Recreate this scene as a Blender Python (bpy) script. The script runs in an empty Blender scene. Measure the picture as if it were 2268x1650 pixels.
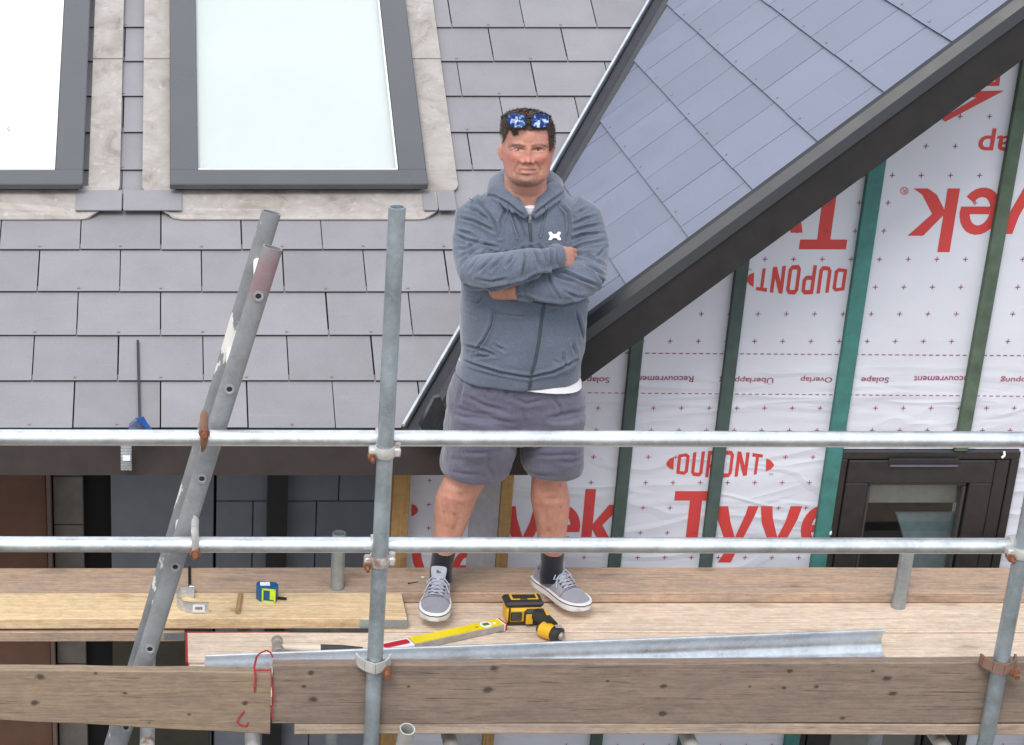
import bpy, math, random
import numpy as np
from mathutils import Vector, Matrix, noise as mnoise
from mathutils.bvhtree import BVHTree
random.seed(7)
R = math.radians
S = bpy.context.scene
COL = S.collection

# ------------------------------------------------------------------ camera
PITCH = R(25.9); FPX = 4713.0; PU, PV = 370.0, 1298.0; CAMZ = 3.32   # measured on a 2267 x 1650 print of the photograph
cc, cs = math.cos(PITCH), math.sin(PITCH)
cam = bpy.data.cameras.new('camera'); camo = bpy.data.objects.new('camera', cam); COL.objects.link(camo)
camo.location = (0, 0, CAMZ); camo.rotation_euler = (math.pi/2-PITCH, 0, 0)
cam.sensor_width = 36; cam.lens = FPX/2267*36
cam.shift_x = (1133.5-PU)/2267; cam.shift_y = (PV-825)/2267
cam.clip_end = 500; S.camera = camo

# ------------------------------------------------------------------ sky, sun, exposure
w = bpy.data.worlds.new('World'); S.world = w; w.use_nodes = True
nt = w.node_tree; nt.nodes.clear()
out = nt.nodes.new('ShaderNodeOutputWorld'); bg = nt.nodes.new('ShaderNodeBackground')
sky = nt.nodes.new('ShaderNodeTexSky'); sky.sky_type = 'NISHITA'; sky.sun_disc = False
sky.sun_elevation = R(52); sky.sun_rotation = R(205)
tc = nt.nodes.new('ShaderNodeTexCoord'); nz = nt.nodes.new('ShaderNodeTexNoise'); nz.inputs['Scale'].default_value = 2.3
nz.inputs['Detail'].default_value = 6; nz.inputs['Roughness'].default_value = .55
rp = nt.nodes.new('ShaderNodeValToRGB'); rp.color_ramp.elements[0].position = .40; rp.color_ramp.elements[1].position = .56
rp.color_ramp.elements[0].color = (.45, .45, .45, 1); rp.color_ramp.elements[1].color = (.93, .93, .93, 1)
mx = nt.nodes.new('ShaderNodeMix'); mx.data_type = 'RGBA'
mx.inputs[7].default_value = (9.3, 9.7, 10.5, 1)
L = nt.links.new
L(tc.outputs['Generated'], nz.inputs['Vector']); L(nz.outputs['Fac'], rp.inputs['Fac']); L(rp.outputs['Color'], mx.inputs[0])
L(sky.outputs['Color'], mx.inputs[6]); L(mx.outputs[2], bg.inputs['Color']); bg.inputs['Strength'].default_value = .1
L(bg.outputs[0], out.inputs['Surface'])
sun = bpy.data.lights.new('sun', 'SUN'); suno = bpy.data.objects.new('sun', sun); COL.objects.link(suno)
sun.energy = 1.35; sun.angle = R(24); sun.color = (1, .96, .9)
_el, _az = R(52), R(205)   # azimuth measured clockwise from +Y: the sun is behind and left of the camera
sd = Vector((math.sin(_az)*math.cos(_el), math.cos(_az)*math.cos(_el), math.sin(_el)))
suno.rotation_euler = (-sd).to_track_quat('-Z', 'Y').to_euler()
S.view_settings.view_transform = 'Standard'; S.view_settings.look = 'None'; S.view_settings.gamma = 1
S.view_settings.use_curve_mapping = False; S.view_settings.exposure = 0.70

# ------------------------------------------------------------------ measuring helpers (photo point -> point on a plane of the place)
def ray(u, v):
    a = (u-PU)/FPX; b = (v-PV)/FPX
    return Vector((a, cc-b*cs, -cs-b*cc))
C0 = Vector((0, 0, CAMZ))
def atY(u, v, Y): d = ray(u, v); return C0+d*(Y/d.y)
def atZ(u, v, z): d = ray(u, v); return C0+d*((z-CAMZ)/d.z)
def projA(P):
    y = P[:, 1]; z = P[:, 2]-CAMZ; dep = y*cc-z*cs; up = y*cs+z*cc
    return PU+FPX*P[:, 0]/dep, PV-FPX*up/dep
def z1(x, y): return (1450+x/3.24)/1.544, (330+y/3.24)/1.544
def z2(x, y): return (1450+x/2.2914)/1.544, (780+y/2.2914)/1.544
def z3(x, y): return (1380+x/2.357)/1.544, (1480+y/2.357)/1.544
def z4(x, y): return (1350+x/3.024)/1.544, (1850+y/3.024)/1.544
def z5(x, y): return (550+x/2.668)/1.544, (1900+y/2.668)/1.544
def zt(x, y): return 1295.3+x/2.3345, 388.6+y/2.3345
def zb(x, y): return 1295.3+x/2.3345, 777.2+y/2.3345

# ------------------------------------------------------------------ materials
def srgb(r, g, b):
    f = lambda c: (c/255/12.92) if c/255 <= .04045 else ((c/255+.055)/1.055)**2.4
    return (f(r), f(g), f(b))
class NT:
    def __init__(s, name):
        s.m = bpy.data.materials.new(name); s.m.use_nodes = True; s.t = s.m.node_tree; s.t.nodes.clear()
        s.out = s.n('ShaderNodeOutputMaterial'); s.b = s.n('ShaderNodeBsdfPrincipled'); s.l(s.b.outputs[0], s.out.inputs[0])
    def n(s, t, **k):
        x = s.t.nodes.new(t)
        for a, b in k.items(): setattr(x, a, b)
        return x
    def l(s, a, b): s.t.links.new(a, b)
    def vec(s, scale=(1, 1, 1), rot=(0, 0, 0), kind='Object', rnd=True):
        tc = s.n('ShaderNodeTexCoord'); mp = s.n('ShaderNodeMapping')
        mp.inputs['Scale'].default_value = scale; mp.inputs['Rotation'].default_value = rot
        if rnd:
            oi = s.n('ShaderNodeObjectInfo'); mu = s.n('ShaderNodeMath', operation='MULTIPLY'); mu.inputs[1].default_value = 37.0
            s.l(oi.outputs['Random'], mu.inputs[0])
            ad = s.n('ShaderNodeVectorMath', operation='ADD'); s.l(tc.outputs[kind], ad.inputs[0]); s.l(mu.outputs[0], ad.inputs[1])
            s.l(ad.outputs[0], mp.inputs['Vector'])
        else: s.l(tc.outputs[kind], mp.inputs['Vector'])
        return mp.outputs[0]
    def noise(s, scale, detail=4, rough=.55, vec=None, dist=0):
        x = s.n('ShaderNodeTexNoise'); x.inputs['Scale'].default_value = scale; x.inputs['Detail'].default_value = detail
        x.inputs['Roughness'].default_value = rough; x.inputs['Distortion'].default_value = dist
        if vec is not None: s.l(vec, x.inputs['Vector'])
        return x.outputs['Fac']
    def ramp(s, fac, stops):
        x = s.n('ShaderNodeValToRGB'); e = x.color_ramp.elements
        while len(e) < len(stops): e.new(.5)
        for i, (p, c) in enumerate(stops): e[i].position = p; e[i].color = (*c, 1) if len(c) == 3 else c
        s.l(fac, x.inputs[0]); return x.outputs[0]
    def gray(s, fac, a, b, lo=0., hi=1.): return s.ramp(fac, [(a, (lo,)*3), (b, (hi,)*3)])
    def mix(s, fac, a, b, mode='MIX'):
        x = s.n('ShaderNodeMix', data_type='RGBA', blend_type=mode)
        for i, v in ((0, fac), (6, a), (7, b)):
            if isinstance(v, (int, float)): x.inputs[i].default_value = v
            elif isinstance(v, tuple): x.inputs[i].default_value = (*v, 1)
            else: s.l(v, x.inputs[i])
        return x.outputs[2]
    def math(s, op, a, b=0):
        x = s.n('ShaderNodeMath', operation=op)
        for i, v in ((0, a), (1, b)):
            if isinstance(v, (int, float)): x.inputs[i].default_value = v
            else: s.l(v, x.inputs[i])
        return x.outputs[0]
    def bump(s, h, strength=.3, dist=.01):
        x = s.n('ShaderNodeBump'); x.inputs['Strength'].default_value = strength; x.inputs['Distance'].default_value = dist
        s.l(h, x.inputs['Height']); s.l(x.outputs[0], s.b.inputs['Normal']); return x
    def set(s, col=None, rough=None, metal=None, spec=None, coat=None):
        for k, v in (('Base Color', col), ('Roughness', rough), ('Metallic', metal), ('Specular IOR Level', spec), ('Coat Weight', coat)):
            if v is None: continue
            if isinstance(v, (int, float)): s.b.inputs[k].default_value = v
            elif isinstance(v, tuple): s.b.inputs[k].default_value = (*v, 1)
            else: s.l(v, s.b.inputs[k])
        return s.m
def scl(c, k): return tuple(min(1, x*k) for x in c)
def simple(name, col, rough=.6, metal=0, amt=.12, ns=30, bump=.15, spec=.5, coat=0, dist=.002):
    n = NT(name); v = n.vec()
    f = n.noise(ns, 5, .6, v)
    c = n.ramp(f, [(.3, scl(col, 1-amt)), (.7, scl(col, 1+amt))])
    n.set(c, n.gray(f, .3, .7, max(.03, rough-.06), min(1, rough+.06)), metal, spec, coat)
    if bump: n.bump(n.noise(ns*4, 3, .6, v), bump, dist)
    return n.m
def objtint(n, c, amt):
    oi = n.n('ShaderNodeObjectInfo'); return n.mix(1.0, c, n.ramp(oi.outputs['Random'], [(0, (1-amt,)*3), (1, (1+amt,)*3)]), 'MULTIPLY')

def slate_mat(name, col, rough, spec):
    n = NT(name); v = n.vec()
    f = n.noise(5, 6, .6, v); g = n.noise(260, 2, .7, v)
    c = n.ramp(f, [(.25, scl(col, .86)), (.75, scl(col, 1.12))])
    c = n.mix(n.gray(g, .35, .7, 0, .35), c, scl(col, 1.5))
    sc = n.noise(2.2, 5, .75, n.vec((1, 9, 1)))
    c = n.mix(n.gray(sc, .62, .74, 0, .22), c, (.34, .33, .32))
    c = objtint(n, c, .07)
    n.set(c, n.gray(f, .3, .7, rough-.05, rough+.07), 0, spec)
    n.bump(g, .25, .0012); return n.m
def wood(name, light, mid, dark, stain=(.3, .28, .26), stain_amt=.3, knots=.8, rough=.75, grain=1.0, crack=.5, axis='X'):
    n = NT(name)
    sc = (1.3, 16*grain, 16*grain) if axis == 'X' else (16*grain, 16*grain, 1.3)
    v = n.vec(sc)
    w1 = n.noise(1.6, 6, .6, v, 1.6); w2 = n.noise(7, 4, .7, v, .6)
    c = n.ramp(w1, [(.28, mid), (.5, light), (.62, scl(light, .93)), (.75, mid)])
    c = n.mix(n.gray(w2, .52, .70, 0, .55), c, dark)
    sp = n.n('ShaderNodeSeparateXYZ'); n.l(n.vec((1, 1, 1)), sp.inputs[0]); cb = n.n('ShaderNodeCombineXYZ')
    if axis == 'X': a_, b_ = sp.outputs[0], n.math('ADD', sp.outputs[1], sp.outputs[2])
    else: a_, b_ = sp.outputs[2], n.math('ADD', sp.outputs[0], sp.outputs[1])
    wob = n.noise(14, 3, .6, n.vec((1, 1, 1)))
    n.l(n.math('MULTIPLY', a_, 4.2), cb.inputs[0]); n.l(n.math('ADD', n.math('MULTIPLY', b_, 10.0), n.math('MULTIPLY', wob, .35)), cb.inputs[1])
    vo = n.n('ShaderNodeTexVoronoi'); vo.voronoi_dimensions = '2D'; n.l(cb.outputs[0], vo.inputs['Vector']); vo.inputs['Scale'].default_value = .72
    vs_ = n.n('ShaderNodeSeparateXYZ'); n.l(vo.outputs['Color'], vs_.inputs[0]); keep = n.gray(vs_.outputs[0], .50, .52, 0, 1)
    kn = n.math('MULTIPLY', keep, n.gray(n.math('SUBTRACT', vo.outputs['Distance'], n.math('MULTIPLY', vs_.outputs[1], .05)), .03, .085, knots, 0))
    ring = n.math('MULTIPLY', keep, n.gray(vo.outputs['Distance'], .10, .26, .5*knots, 0))
    c = n.mix(ring, c, scl(mid, .72)); c = n.mix(kn, c, n.mix(n.noise(30, 3, .6, n.vec((1, 1, 1))), scl(dark, .55), mid))
    st = n.noise(2.6, 8, .72, n.vec((1.6, 5, 5)), .5)
    c = n.mix(n.gray(st, .44, .62, 0, stain_amt), c, stain)
    mo = n.noise(55, 4, .75, n.vec((.5, 1, 1))); c = n.mix(1.0, c, n.ramp(mo, [(.32, (.84, .83, .82)), (.68, (1.13, 1.12, 1.11))]), 'MULTIPLY')
    cr = n.noise(2.1, 6, .7, n.vec((2.2, 60, 60) if axis == 'X' else (60, 60, 2.2)), .8)
    crk = n.gray(cr, .60, .68, 0, crack*.8)
    c = n.mix(crk, c, scl(dark, .25))
    fs = n.noise(3.1, 5, .7, n.vec((.9, 70, 70) if axis == 'X' else (70, 70, .9)), .3)
    c = n.mix(1.0, c, n.ramp(fs, [(.3, (.70, .67, .64)), (.5, (1, 1, 1)), (.7, (1.14, 1.12, 1.1))]), 'MULTIPLY')
    c = objtint(n, c, .06)
    n.set(c, rough, 0, .3)
    h = n.math('SUBTRACT', n.math('MULTIPLY', w2, -.5), n.math('MULTIPLY', crk, 1.5))
    n.bump(h, .5, .004); return n.m
def galv(name, col=(.50, .53, .55), rough=.42, stain=(.33, .31, .29), metal=.55, rust=0.0, zscale=(1, 1, 1)):
    n = NT(name); v = n.vec(zscale)
    f = n.noise(9, 7, .68, v); g = n.noise(60, 4, .7, v)
    c = n.ramp(f, [(.25, scl(col, .72)), (.5, col), (.75, scl(col, 1.25))])
    c = n.mix(n.gray(g, .5, .72, 0, .4), c, scl(col, 1.45)); c = n.mix(n.gray(n.noise(17, 6, .75, v), .6, .72, 0, .55), c, stain)
    if rust: c = n.mix(n.gray(n.noise(6, 7, .7, v), .63-rust*.2, .72-rust*.2, 0, .85), c, (.24, .10, .05))
    n.set(c, n.gray(f, .3, .7, rough-.08, rough+.16), metal, .5)
    n.bump(g, .2, .0015); return n.m

m_slate = slate_mat('slate_dark_grey', (.220, .211, .221), .60, .45)
m_slate2 = slate_mat('slate_gable_blue_grey', (.145, .158, .215), .42, .60)
m_sledge = simple('slate_edge_shadow', (.035, .034, .038), .8, 0, .2, 40)  # course shadow painted dark on the slates' lower edges
m_rivet = simple('copper_rivet', (.26, .20, .20), .5, .3)
m_lead = None
def lead():
    n = NT('lead_sheet'); v = n.vec()
    f = n.noise(6, 7, .7, v, .8); g = n.noise(23, 6, .7, v)
    c = n.ramp(f, [(.3, (.20, .17, .145)), (.45, (.33, .295, .265)), (.6, (.40, .365, .34)), (.75, (.24, .20, .17))])
    c = n.mix(n.gray(g, .58, .7, 0, .5), c, (.58, .54, .54)); c = n.mix(n.gray(n.noise(9, 5, .8, v), .60, .70, 0, .6), c, (.20, .165, .14))
    n.set(c, n.gray(f, .3, .7, .4, .65), .12, .5); n.bump(n.noise(7, 4, .6, v), .5, .012); return n.m
m_lead = lead()
m_sash = simple('window_sash_paint', (.065, .068, .07), .3, 0, .06, 4, .03, .7, .3)
m_black = simple('black_plastic', (.018, .018, .02), .45, 0, .2, 20)
m_gutterblack = simple('black_coated_steel', (.03, .031, .034), .28, 0, .3, 12, .05, .6)
m_verge = simple('verge_trim_grey', (.014, .015, .019), .42, 0, .15, 6, .05, .6)
m_barge = simple('barge_board_brown_black', (.014, .012, .012), .55, 0, .25, 14, .1)
m_fascia = simple('fascia_brown', (.040, .031, .030), .55, 0, .2, 10, .1)
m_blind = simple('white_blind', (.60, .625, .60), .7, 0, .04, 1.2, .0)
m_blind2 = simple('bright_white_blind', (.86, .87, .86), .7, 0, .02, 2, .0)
m_pole = galv('galvanised_tube', (.36, .41, .43), .42, (.26, .25, .23), .7)
m_rail = galv('galvanised_rail', (.64, .67, .68), .33, (.44, .38, .36), .85)
m_ladder = galv('dull_aluminium', (.33, .34, .345), .55, (.20, .19, .18), .45)
m_ladder_red = galv('red_painted_tube', (.27, .17, .17), .6, (.24, .13, .13), .2)
m_rung = simple('bright_aluminium', (.86, .86, .84), .35, .2)
m_rust = simple('rusty_steel', (.22, .085, .04), .8, .2, .45, 60, .5)
m_couple = galv('coupler_steel', (.50, .49, .46), .5, (.30, .20, .14), .4, .25)
m_coupler_rusty = galv('rusty_coupler_steel', (.20, .12, .085), .75, (.16, .065, .035), .15, .9)
m_deck = wood('pale_new_board', (.76, .62, .49), (.68, .535, .405), (.46, .33, .23), (.52, .45, .38), .25, .75, crack=.25)
m_decky = wood('yellow_new_board', (.82, .62, .38), (.74, .54, .31), (.42, .26, .12), (.55, .40, .24), .25, .6, crack=.2)
m_deckg = wood('grey_brown_board', (.52, .375, .27), (.42, .295, .215), (.23, .165, .13), (.33, .27, .235), .55, .7, crack=.5)
m_toe = wood('weathered_board', (.50, .375, .25), (.40, .295, .20), (.16, .11, .08), (.29, .24, .20), .55, 0, grain=1.1, crack=.85)
m_strip = wood('pale_worn_board', (.44, .335, .25), (.35, .26, .2), (.2, .15, .12), (.3, .26, .23), .5, .6, crack=.6)
m_toer = wood('weathered_grey_board', (.39, .30, .235), (.29, .225, .18), (.10, .078, .066), (.195, .165, .15), .6, 0, grain=1.2, crack=.95)
m_redpaint = simple('red_paint', (.36, .025, .03), .5, 0, .3, 40)
m_post = wood('ochre_stud', (.40, .25, .10), (.33, .20, .08), (.2, .11, .05), (.28, .2, .1), .3, .6, axis='Z')
m_batt = simple('teal_batten', (.045, .17, .155), .7, 0, .22, 14, .3)
m_batt2 = simple('dark_green_batten', (.055, .085, .075), .75, 0, .25, 14, .3)
m_batt3 = simple('mossy_green_batten', (.075, .11, .075), .75, 0, .3, 14, .3)
m_print = simple('red_print', (.54, .05, .045), .55, 0, .05, 5, 0)
m_cross = simple('plum_print', (.30, .06, .11), .6, 0, .3, 9, 0)
def tyvek():
    n = NT('white_membrane'); 
    v0 = n.vec((1, 1, 1), rnd=False)
    va = n.vec((.6, 1, 2.8), (0, R(17), 0), rnd=False)
    a = n.noise(1.9, 2, .5, va, .7); rid = n.math('ABSOLUTE', n.math('SUBTRACT', a, .5)); rid = n.gray(rid, 0, .09, 1, 0)
    vb = n.vec((.7, 1, 2.4), (0, R(-24), 0), rnd=False)
    b = n.noise(2.3, 2, .5, vb, .5); rb = n.gray(n.math('ABSOLUTE', n.math('SUBTRACT', b, .5)), 0, .07, 1, 0)
    sep = n.n('ShaderNodeSeparateXYZ'); tcn = n.n('ShaderNodeTexCoord'); n.l(tcn.outputs['Object'], sep.inputs[0])
    msk = n.gray(n.math('DIVIDE', sep.outputs[2], 2.0), .345, .372, 1, .10)
    soft = n.noise(5, 3, .5, v0)
    h = n.math('ADD', n.math('MULTIPLY', n.math('ADD', rid, rb), msk), n.math('MULTIPLY', soft, .35))
    c = n.ramp(n.noise(3, 5, .6, v0), [(.3, (.575, .59, .65)), (.7, (.63, .65, .71))])
    n.set(c, .5, 0, .45); n.bump(h, .32, .010); return n.m
m_tyvek = tyvek()
m_frame = simple('anthracite_frame', (.022, .020, .020), .4, 0, .2, 30, .05)
m_blk = simple('grey_block', (.20, .215, .24), .9, 0, .10, 8, .5)
m_blk2 = simple('buff_block', (.17, .15, .13), .9, 0, .2, 14, .5)
m_brown = simple('brown_boarding', (.14, .07, .045), .8, 0, .25, 5, .2)
m_brown2 = simple('brown_post', (.16, .11, .09), .8, 0, .2, 8, .2)
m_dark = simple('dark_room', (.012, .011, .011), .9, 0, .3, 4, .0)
m_olive = simple('olive_boarding', (.05, .045, .03), .85, 0, .3, 5, .2)
m_ground = simple('bare_ground', (.14, .12, .10), .95, 0, .35, 2, .6, .2)
m_silver = galv('zinc_gutter', (.62, .66, .70), .33, (.52, .55, .58), .7)
m_fixw = simple('white_sticker', (.85, .85, .85), .6, 0, .04, 5, 0)
m_blue = simple('blue_plastic', (.02, .10, .35), .5, 0, .15, 30)
m_rag = simple('blue_grey_rag', (.10, .12, .20), .9, 0, .5, 40, .8)

def glass_mat(name, tint, refl=.5, rough=.02):
    n = NT(name); n.t.nodes.remove(n.b)
    tr = n.n('ShaderNodeBsdfTransparent'); tr.inputs[0].default_value = (*tint, 1)
    gl = n.n('ShaderNodeBsdfGlossy'); gl.inputs['Roughness'].default_value = rough
    lw = n.n('ShaderNodeLayerWeight'); lw.inputs[0].default_value = .5
    fr = n.math('ADD', n.math('MULTIPLY', n.math('POWER', lw.outputs['Facing'], 4.0), .75), refl*.1)
    ms = n.n('ShaderNodeMixShader'); n.l(fr, ms.inputs[0]); n.l(tr.outputs[0], ms.inputs[1]); n.l(gl.outputs[0], ms.inputs[2])
    n.l(ms.outputs[0], n.out.inputs[0]); return n.m
m_pane = glass_mat('roof_pane', (.975, .985, .98), .75)
m_pane2 = glass_mat('dark_pane', (.8, .85, .85), .5)

# ------------------------------------------------------------------ building helpers
WM = {}
def wmat(o): return WM.get(o.name, Matrix.Identity(4))
def put(o, parent=None, W=None):
    COL.objects.link(o); W = W if W is not None else Matrix.Identity(4)
    WM[o.name] = W
    if parent is not None:
        o.parent = parent; o.matrix_basis = wmat(parent).inverted() @ W
    else: o.matrix_basis = W
    return o
def tag(o, label=None, cat=None, group=None, kind=None):
    if label: o['label'] = label
    if cat: o['category'] = cat
    if group: o['group'] = group
    if kind: o['kind'] = kind
    return o
def thing(name, loc, label, cat, group=None, rz=0):
    o = bpy.data.objects.new(name, None); o.empty_display_size = .1
    put(o, None, Matrix.Translation(Vector(loc)) @ Matrix.Rotation(rz, 4, 'Z')); return tag(o, label, cat, group)
class MB:
    def __init__(s): s.v = []; s.f = []; s.m = []
    def add(s, vs, fs, mi=0):
        k = len(s.v); s.v += [Vector(p) for p in vs]; s.f += [tuple(i+k for i in f) for f in fs]; s.m += [mi]*len(fs)
    def box(s, lo, hi, mi=0, M=None, bev=0):
        (a, b, c), (d, e, f) = lo, hi
        if bev:
            r = bev; ring = []
            pts = [(a+r, b), (d-r, b), (d, b+r), (d, e-r), (d-r, e), (a+r, e), (a, e-r), (a, b+r)]
            ins = [(min(max(x, a+r), d-r), min(max(y, b+r), e-r)) for x, y in pts]
            V = []
            for z, P in ((c, ins), (c+r, pts), (f-r, pts), (f, ins)): V += [Vector((x, y, z)) for x, y in P]
            F = []
            for k in range(3):
                for i in range(8): j = (i+1) % 8; F.append((k*8+i, k*8+j, k*8+8+j, k*8+8+i))
            F.append(tuple(reversed(range(8)))); F.append(tuple(range(24, 32)))
        else:
            V = [Vector(p) for p in ((a, b, c), (d, b, c), (d, e, c), (a, e, c), (a, b, f), (d, b, f), (d, e, f), (a, e, f))]
            F = [(0, 3, 2, 1), (4, 5, 6, 7), (0, 1, 5, 4), (1, 2, 6, 5), (2, 3, 7, 6), (3, 0, 4, 7)]
        if M is not None: V = [M @ p for p in V]
        s.add(V, F, mi)
    def prism(s, poly, ext, mi=0):           # poly: list of Vectors (one face), ext: Vector
        n = len(poly); ext = Vector(ext); V = [Vector(p) for p in poly]+[Vector(p)+ext for p in poly]
        s.add(V, [tuple(reversed(range(n))), tuple(range(n, 2*n))]+[(i, (i+1) % n, n+(i+1) % n, n+i) for i in range(n)], mi)
    def tube(s, path, rad, n=12, mi=0, caps=True, flat=1.0, up=Vector((0, 0, 1)), hollow=0):
        path = [Vector(p) for p in path]; k = len(path)
        if not hasattr(rad, '__len__'): rad = [rad]*k
        V = []; pu = None
        for i, p in enumerate(path):
            t = (path[min(i+1, k-1)]-path[max(i-1, 0)]).normalized()
            if pu is None:
                pu = up - t*up.dot(t)
                if pu.length < 1e-4: pu = Vector((1, 0, 0)) - t*t.x
            else: pu = pu - t*pu.dot(t)
            pu.normalize(); b = t.cross(pu)
            for j in range(n):
                a = 2*math.pi*j/n; V.append(p+(b*math.cos(a)+pu*math.sin(a)*flat)*rad[i])
        F = [(i*n+j, i*n+(j+1) % n, (i+1)*n+(j+1) % n, (i+1)*n+j) for i in range(k-1) for j in range(n)]
        if caps: F.append(tuple(reversed(range(n)))); F.append(tuple((k-1)*n+j for j in range(n)))
        s.add(V, F, mi)
    def pipe(s, p0, p1, r, wall=.004, n=20, mi=0):    # open-ended scaffold tube
        p0 = Vector(p0); p1 = Vector(p1); t = (p1-p0).normalized()
        u = t.orthogonal().normalized(); b = t.cross(u); V = []
        for p, rr in ((p0, r), (p1, r), (p1, r-wall), (p0, r-wall)):
            V += [p+(u*math.cos(2*math.pi*j/n)+b*math.sin(2*math.pi*j/n))*rr for j in range(n)]
        F = [((k*n+j), (k*n+(j+1) % n), (((k+1) % 4)*n+(j+1) % n), (((k+1) % 4)*n+j)) for k in range(4) for j in range(n)]
        s.add(V, F, mi)
    def sphere(s, c, r, n=10, mi=0, M=None):
        c = Vector(c); r = Vector(r) if hasattr(r, '__len__') else Vector((r, r, r)); V = [Vector((0, 0, 1))]; 
        for i in range(1, n):
            for j in range(n*2):
                a = math.pi*i/n; b = math.pi*j/n; V.append(Vector((math.sin(a)*math.cos(b), math.sin(a)*math.sin(b), math.cos(a))))
        V.append(Vector((0, 0, -1))); m = 2*n
        F = [(0, 1+j, 1+(j+1) % m) for j in range(m)]
        for i in range(n-2): F += [(1+i*m+j, 1+(i+1)*m+j, 1+(i+1)*m+(j+1) % m, 1+i*m+(j+1) % m) for j in range(m)]
        F += [(len(V)-1, 1+(n-2)*m+(j+1) % m, 1+(n-2)*m+j) for j in range(m)]
        V = [Vector((p.x*r.x, p.y*r.y, p.z*r.z)) for p in V]
        if M is not None: V = [M @ p for p in V]
        s.add([p+c for p in V], F, mi)
    def loft(s, rings, n=28, mi=0):          # rings: (centre, ax, ay, power)
        V = []
        for c, ax, ay, pw in rings:
            for j in range(n):
                a = 2*math.pi*j/n; x, y = math.cos(a), math.sin(a); k = (abs(x)**pw+abs(y)**pw)**(-1/pw)
                V.append(Vector(c)+Vector(ax)*x*k+Vector(ay)*y*k)
        k = len(rings)
        F = [(i*n+j, i*n+(j+1) % n, (i+1)*n+(j+1) % n, (i+1)*n+j) for i in range(k-1) for j in range(n)]
        F.append(tuple(reversed(range(n)))); F.append(tuple((k-1)*n+j for j in range(n)))
        s.add(V, F, mi)
    def mesh(s, name, mats, W=None, smooth=False, angle=None):
        me = bpy.data.meshes.new(name); Wi = W.inverted() if W is not None else None
        me.from_pydata([tuple(Wi @ p) if Wi else tuple(p) for p in s.v], [], s.f)
        for m in (mats if isinstance(mats, (list, tuple)) else [mats]): me.materials.append(m)
        if any(s.m): me.polygons.foreach_set('material_index', s.m)
        if smooth: me.polygons.foreach_set('use_smooth', [True]*len(s.f))
        me.update()
        import bmesh
        b = bmesh.new(); b.from_mesh(me); bmesh.ops.recalc_face_normals(b, faces=b.faces)
        if angle is not None:
            for e in b.edges:
                if len(e.link_faces) == 2 and e.calc_face_angle(0) > angle: e.smooth = False
        b.to_mesh(me); b.free(); return me
    def build(s, name, mats, parent=None, W=None, smooth=False, origin=None, angle=R(40)):
        if W is None: W = Matrix.Translation(Vector(origin)) if origin is not None else (wmat(parent) if parent is not None else Matrix.Identity(4))
        me = s.mesh(name, mats, W, smooth, angle if smooth else None)
        return put(bpy.data.objects.new(name, me), parent, W)
def frame(o, ex, ey, ez):
    M = Matrix.Identity(4)
    for i, a in enumerate((ex, ey, ez)):
        a = Vector(a).normalized()
        for k in range(3): M[k][i] = a[k]
    for k in range(3): M[k][3] = Vector(o)[k]
    return M
def clip(poly, f):                            # keep f(p) >= 0
    o = []
    for i, p in enumerate(poly):
        q = poly[(i+1) % len(poly)]; a, b = f(p), f(q)
        if a >= 0: o.append(p)
        if (a >= 0) != (b >= 0): t = a/(a-b); o.append((p[0]+(q[0]-p[0])*t, p[1]+(q[1]-p[1])*t))
    return o

# ------------------------------------------------------------------ ground
mb = MB(); mb.box((-60, -40, -2.9), (70, 90, -2.8)); g = mb.build('ground', m_ground); tag(g, kind='structure')

# ------------------------------------------------------------------ house
AL = R(23.8); EY, EZ = 6.81, .61
YV = 6.72; BE = R(39.8); VX, VZ = 1.7100, 1.3079
YW = 7.10
house = thing('house', (1.0, 7.1, -2.8), 'slate-roofed house under construction behind the man, with white printed wrap on its gable wall', 'house')
MR = frame((0, EY, EZ), (1, 0, 0), (0, math.cos(AL), math.sin(AL)), (0, -math.sin(AL), math.cos(AL)))
MC = frame((VX, YV, VZ), (0, -1, 0), (math.cos(BE), 0, math.sin(BE)), (-math.sin(BE), 0, math.cos(BE)))
def valx(d): return VX+(EZ+d*math.sin(AL)-VZ)/math.tan(BE)          # valley X at distance d up the main roof
def valy(t): return EY+(VZ+t*math.sin(BE)-EZ)/math.tan(AL)          # valley Y at distance t up the gable roof
# roof decks under the slates
roofm = bpy.data.objects.new('main_roof', MB().mesh('x', m_dark)); 
mb = MB(); D = 4.6
pl = [(-1.5, 0), (valx(0), 0), (valx(D), D), (-1.5, D)]
mb.prism([MR @ Vector((x, d, -.03)) for x, d in pl], (MR.to_3x3() @ Vector((0, 0, .018))))
roofm = mb.build('main_roof', m_dark, house, W=MR)
mb = MB(); T0, T1 = -1.0, 2.2
pl = [(0, T0), (0, T1), (-(valy(T1)-YV), T1), (-(valy(T0)-YV), T0)]
mb.prism([MC @ Vector((x, t, -.03)) for x, t in pl], (MC.to_3x3() @ Vector((0, 0, .018))))
rx, rz_ = VX+T1*math.cos(BE), VZ+T1*math.sin(BE)
yb_ = valy(T1)
mb.prism([Vector((rx, YV, rz_-.03)), Vector((rx+1.8, YV, rz_-1.53)), Vector((rx+1.8, yb_, rz_-1.53)), Vector((rx, yb_, rz_-.03))], (0, 0, .018))
roofg = mb.build('gable_roof', m_dark, house, W=MC)
SW, SG = .300, .0048
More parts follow.
